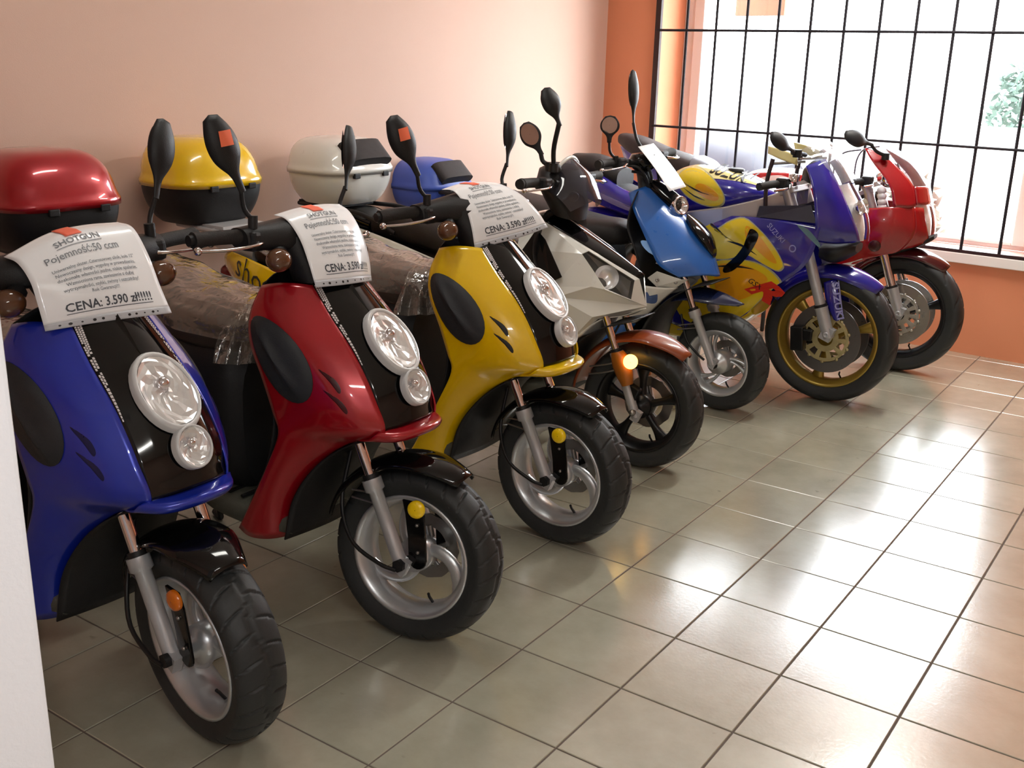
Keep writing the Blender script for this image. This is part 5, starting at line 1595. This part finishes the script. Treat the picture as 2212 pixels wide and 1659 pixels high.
sheet('price sheet draped over the handlebar of the dark blue scooter', BLUE_AT, RZ_BLUE,
      [[(-.400, -.150, 1.072), (-.395, -.05, 1.110), (-.385, .03, 1.121), (-.375, .112, 1.120)],
       [(-.352, -.148, 1.064), (-.340, -.05, 1.104), (-.330, .03, 1.114), (-.325, .116, 1.112)],
       [(-.315, -.146, 1.030), (-.292, -.05, 1.056), (-.280, .03, 1.062), (-.280, .118, 1.058)],
       [(-.298, -.144, .980), (-.262, -.05, .995), (-.248, .03, .998), (-.245, .118, .992)],
       [(-.285, -.142, .928), (-.248, -.05, .935), (-.230, .03, .935), (-.215, .122, .932)]])
sheet('price sheet draped over the handlebar of the deep red scooter', RED_AT, 0,
      [[(-.392, -.100, 1.102), (-.380, -.03, 1.114), (-.366, .04, 1.118), (-.355, .098, 1.114)],
       [(-.345, -.102, 1.094), (-.330, -.03, 1.106), (-.320, .04, 1.106), (-.318, .102, 1.094)],
       [(-.300, -.103, 1.052), (-.282, -.03, 1.060), (-.272, .04, 1.058), (-.285, .110, 1.040)],
       [(-.270, -.104, .995), (-.246, -.03, .997), (-.240, .04, .993), (-.268, .118, .972)],
       [(-.246, -.105, .935), (-.224, -.03, .933), (-.224, .04, .929), (-.265, .122, .914)]])
sheet('price sheet draped over the handlebar of the bright yellow scooter', YELLOW_AT, 0,
      [[(-.430, -.092, 1.100), (-.416, -.03, 1.112), (-.404, .03, 1.116), (-.395, .085, 1.113)],
       [(-.378, -.093, 1.098), (-.358, -.03, 1.110), (-.344, .03, 1.114), (-.335, .092, 1.110)],
       [(-.335, -.094, 1.056), (-.305, -.03, 1.068), (-.282, .03, 1.076), (-.262, .104, 1.082)],
       [(-.308, -.096, .995), (-.266, -.03, 1.010), (-.232, .04, 1.022), (-.205, .115, 1.034)],
       [(-.292, -.098, .930), (-.242, -.02, .948), (-.205, .05, .964), (-.168, .122, .986)]])
pl_ = thing('price_sheet', 'white price sheet seen almost edge on in front of the light blue scooter handlebar', 'paper', (*LB_AT, 0), 0, 'price sheets on the scooters')
q = [(-.415, -.10, 1.138), (-.445, .10, 1.140), (-.268, .10, .962), (-.250, -.10, .960)]
MB().grid([[Vector(q[0]).lerp(Vector(q[1]), j / 6).lerp(Vector(q[3]).lerp(Vector(q[2]), j / 6), i / 8) + Vector((.004, 0, .004)) * math.sin(PI * i / 8) for j in range(7)] for i in range(9)]).obj('paper', PAPER, pl_, solid=.001)

# ================================================================ outside the window
CAR_GREY = mat('dark_car_paint', (50, 49, 55), rough=.6, spec=.08)
car = thing('car', 'dark grey parked car seen faintly through the window', 'car', (-4.95, 7.6, -.30), math.radians(4))
car.scale = (1.1, 1.1, 1.27)
body = MB().loft([[Vector((x, hw * math.copysign(abs(math.cos(a)) ** .45, math.cos(a)), zc + hh * math.copysign(abs(math.sin(a)) ** .5, math.sin(a)))) for a in [2 * PI * k / 24 for k in range(24)]] for x, zc, hw, hh in ((-2.0, .55, .70, .22), (-1.9, .58, .80, .32), (-1.0, .60, .85, .38), (.3, .60, .85, .38), (1.2, .57, .84, .33), (1.85, .52, .78, .26), (2.0, .48, .66, .18))])
body.obj('car_body', CAR_GREY, car)
MB().loft([[Vector((x, hw * math.copysign(abs(math.cos(a)) ** .5, math.cos(a)), zc + hh * math.copysign(abs(math.sin(a)) ** .6, math.sin(a)))) for a in [2 * PI * k / 20 for k in range(20)]] for x, zc, hw, hh in ((-1.7, .98, .62, .04), (-1.2, 1.12, .66, .22), (-.4, 1.18, .68, .27), (.3, 1.12, .66, .22), (.95, .96, .64, .04))]).obj('car_cabin', mat('car_glass_dark', (40, 40, 45), rough=.6, spec=.08), car)
for x in (-1.25, 1.25):
    for y in (-.78, .78):
        MB().lathe([(.02, -.10), (.18, -.10), (.2, -.09), (.30, -.09), (.31, -.05), (.31, .05), (.30, .09), (.02, .09)], (x, y, .31), (0, 1, 0), 24).obj('car_wheel', RUBBER, car)
for y in (-.55, .55):
    MB().ball((1.88, y, .58), (.10, .14, .08), 12, 8).obj('car_headlight', LAMP_WHITE, car)
def bush(label, x, y, z0, w, h, n, seed, leaf=None):
    rnd = random.Random(seed)
    b = thing('shrub', label, 'shrub', (x, y, z0), 0, 'shrubs across the street')
    MB().tube([(0, 0, 0), (.02, .02, h * .5)], .03, 8).obj('stem', mat('bark', (70, 56, 46), rough=.9), b)
    m = MB()
    for i in range(n):
        a, r, z = rnd.uniform(0, 2 * PI), rnd.random() ** .5 * w / 2, rnd.uniform(.12, 1) * h
        k = 1 - .5 * (z / h) ** 2
        c = Vector((r * k * math.cos(a), r * k * math.sin(a), z))
        d1 = Vector((rnd.uniform(-1, 1), rnd.uniform(-1, 1), rnd.uniform(-.3, 1))).normalized() * .11
        d2 = d1.cross(Vector((rnd.uniform(-1, 1), rnd.uniform(-1, 1), rnd.uniform(-1, 1)))).normalized() * .035
        m.add([c - d1, c - d2, c + d1, c + d2], [(0, 1, 2, 3)], False)
    o = m.obj('foliage', leaf or mat('dark_green_leaves', (96, 112, 102), rough=.8, spec=.1, col2=(78, 92, 84), cscale=4), b)
    o['kind'] = 'stuff'
bush('dark green shrub across the street behind the upper right panes', -1.80, 14.4, -.30, 1.5, 1.85, 900, 4)
structure(MB().box((-2.5, 13.5, .22), (9.0, .2, 1.04)).obj('exterior_wall', mat('pale_garden_wall', (216, 214, 210), rough=.9)), 'pale low garden wall across the street')
bush('low brownish shrub behind the red motorcycle outside', -1.75, 8.6, -.30, .75, .75, 260, 6, mat('dry_brown_leaves', (120, 108, 98), rough=.9, spec=.1))
sg = thing('hanging_sign', 'orange brown sign hanging high outside the window', 'sign', (-2.20, 5.5, 0), math.radians(-6))
MB().box((0, 0, 2.12), (.40, .03, .58)).obj('sign_board', mat('orange_brown_sign', (92, 50, 24), rough=.6, col2=(112, 64, 30), cscale=12), sg, bevel=.004)
MB().tube([(-.15, 0, 2.40), (-.15, 0, 3.1)], .008, 6).obj('hanger', STEEL, sg)
MB().tube([(.15, 0, 2.40), (.15, 0, 3.1)], .008, 6).obj('hanger', STEEL, sg)
MB().tube([(-.5, 0, 3.1), (.5, 0, 3.1)], .015, 6).obj('sign_arm', STEEL, sg)
MB().tube([(-.5, 0, 3.1), (-.5, 0, -.30)], .03, 8).obj('sign_post', STEEL, sg)
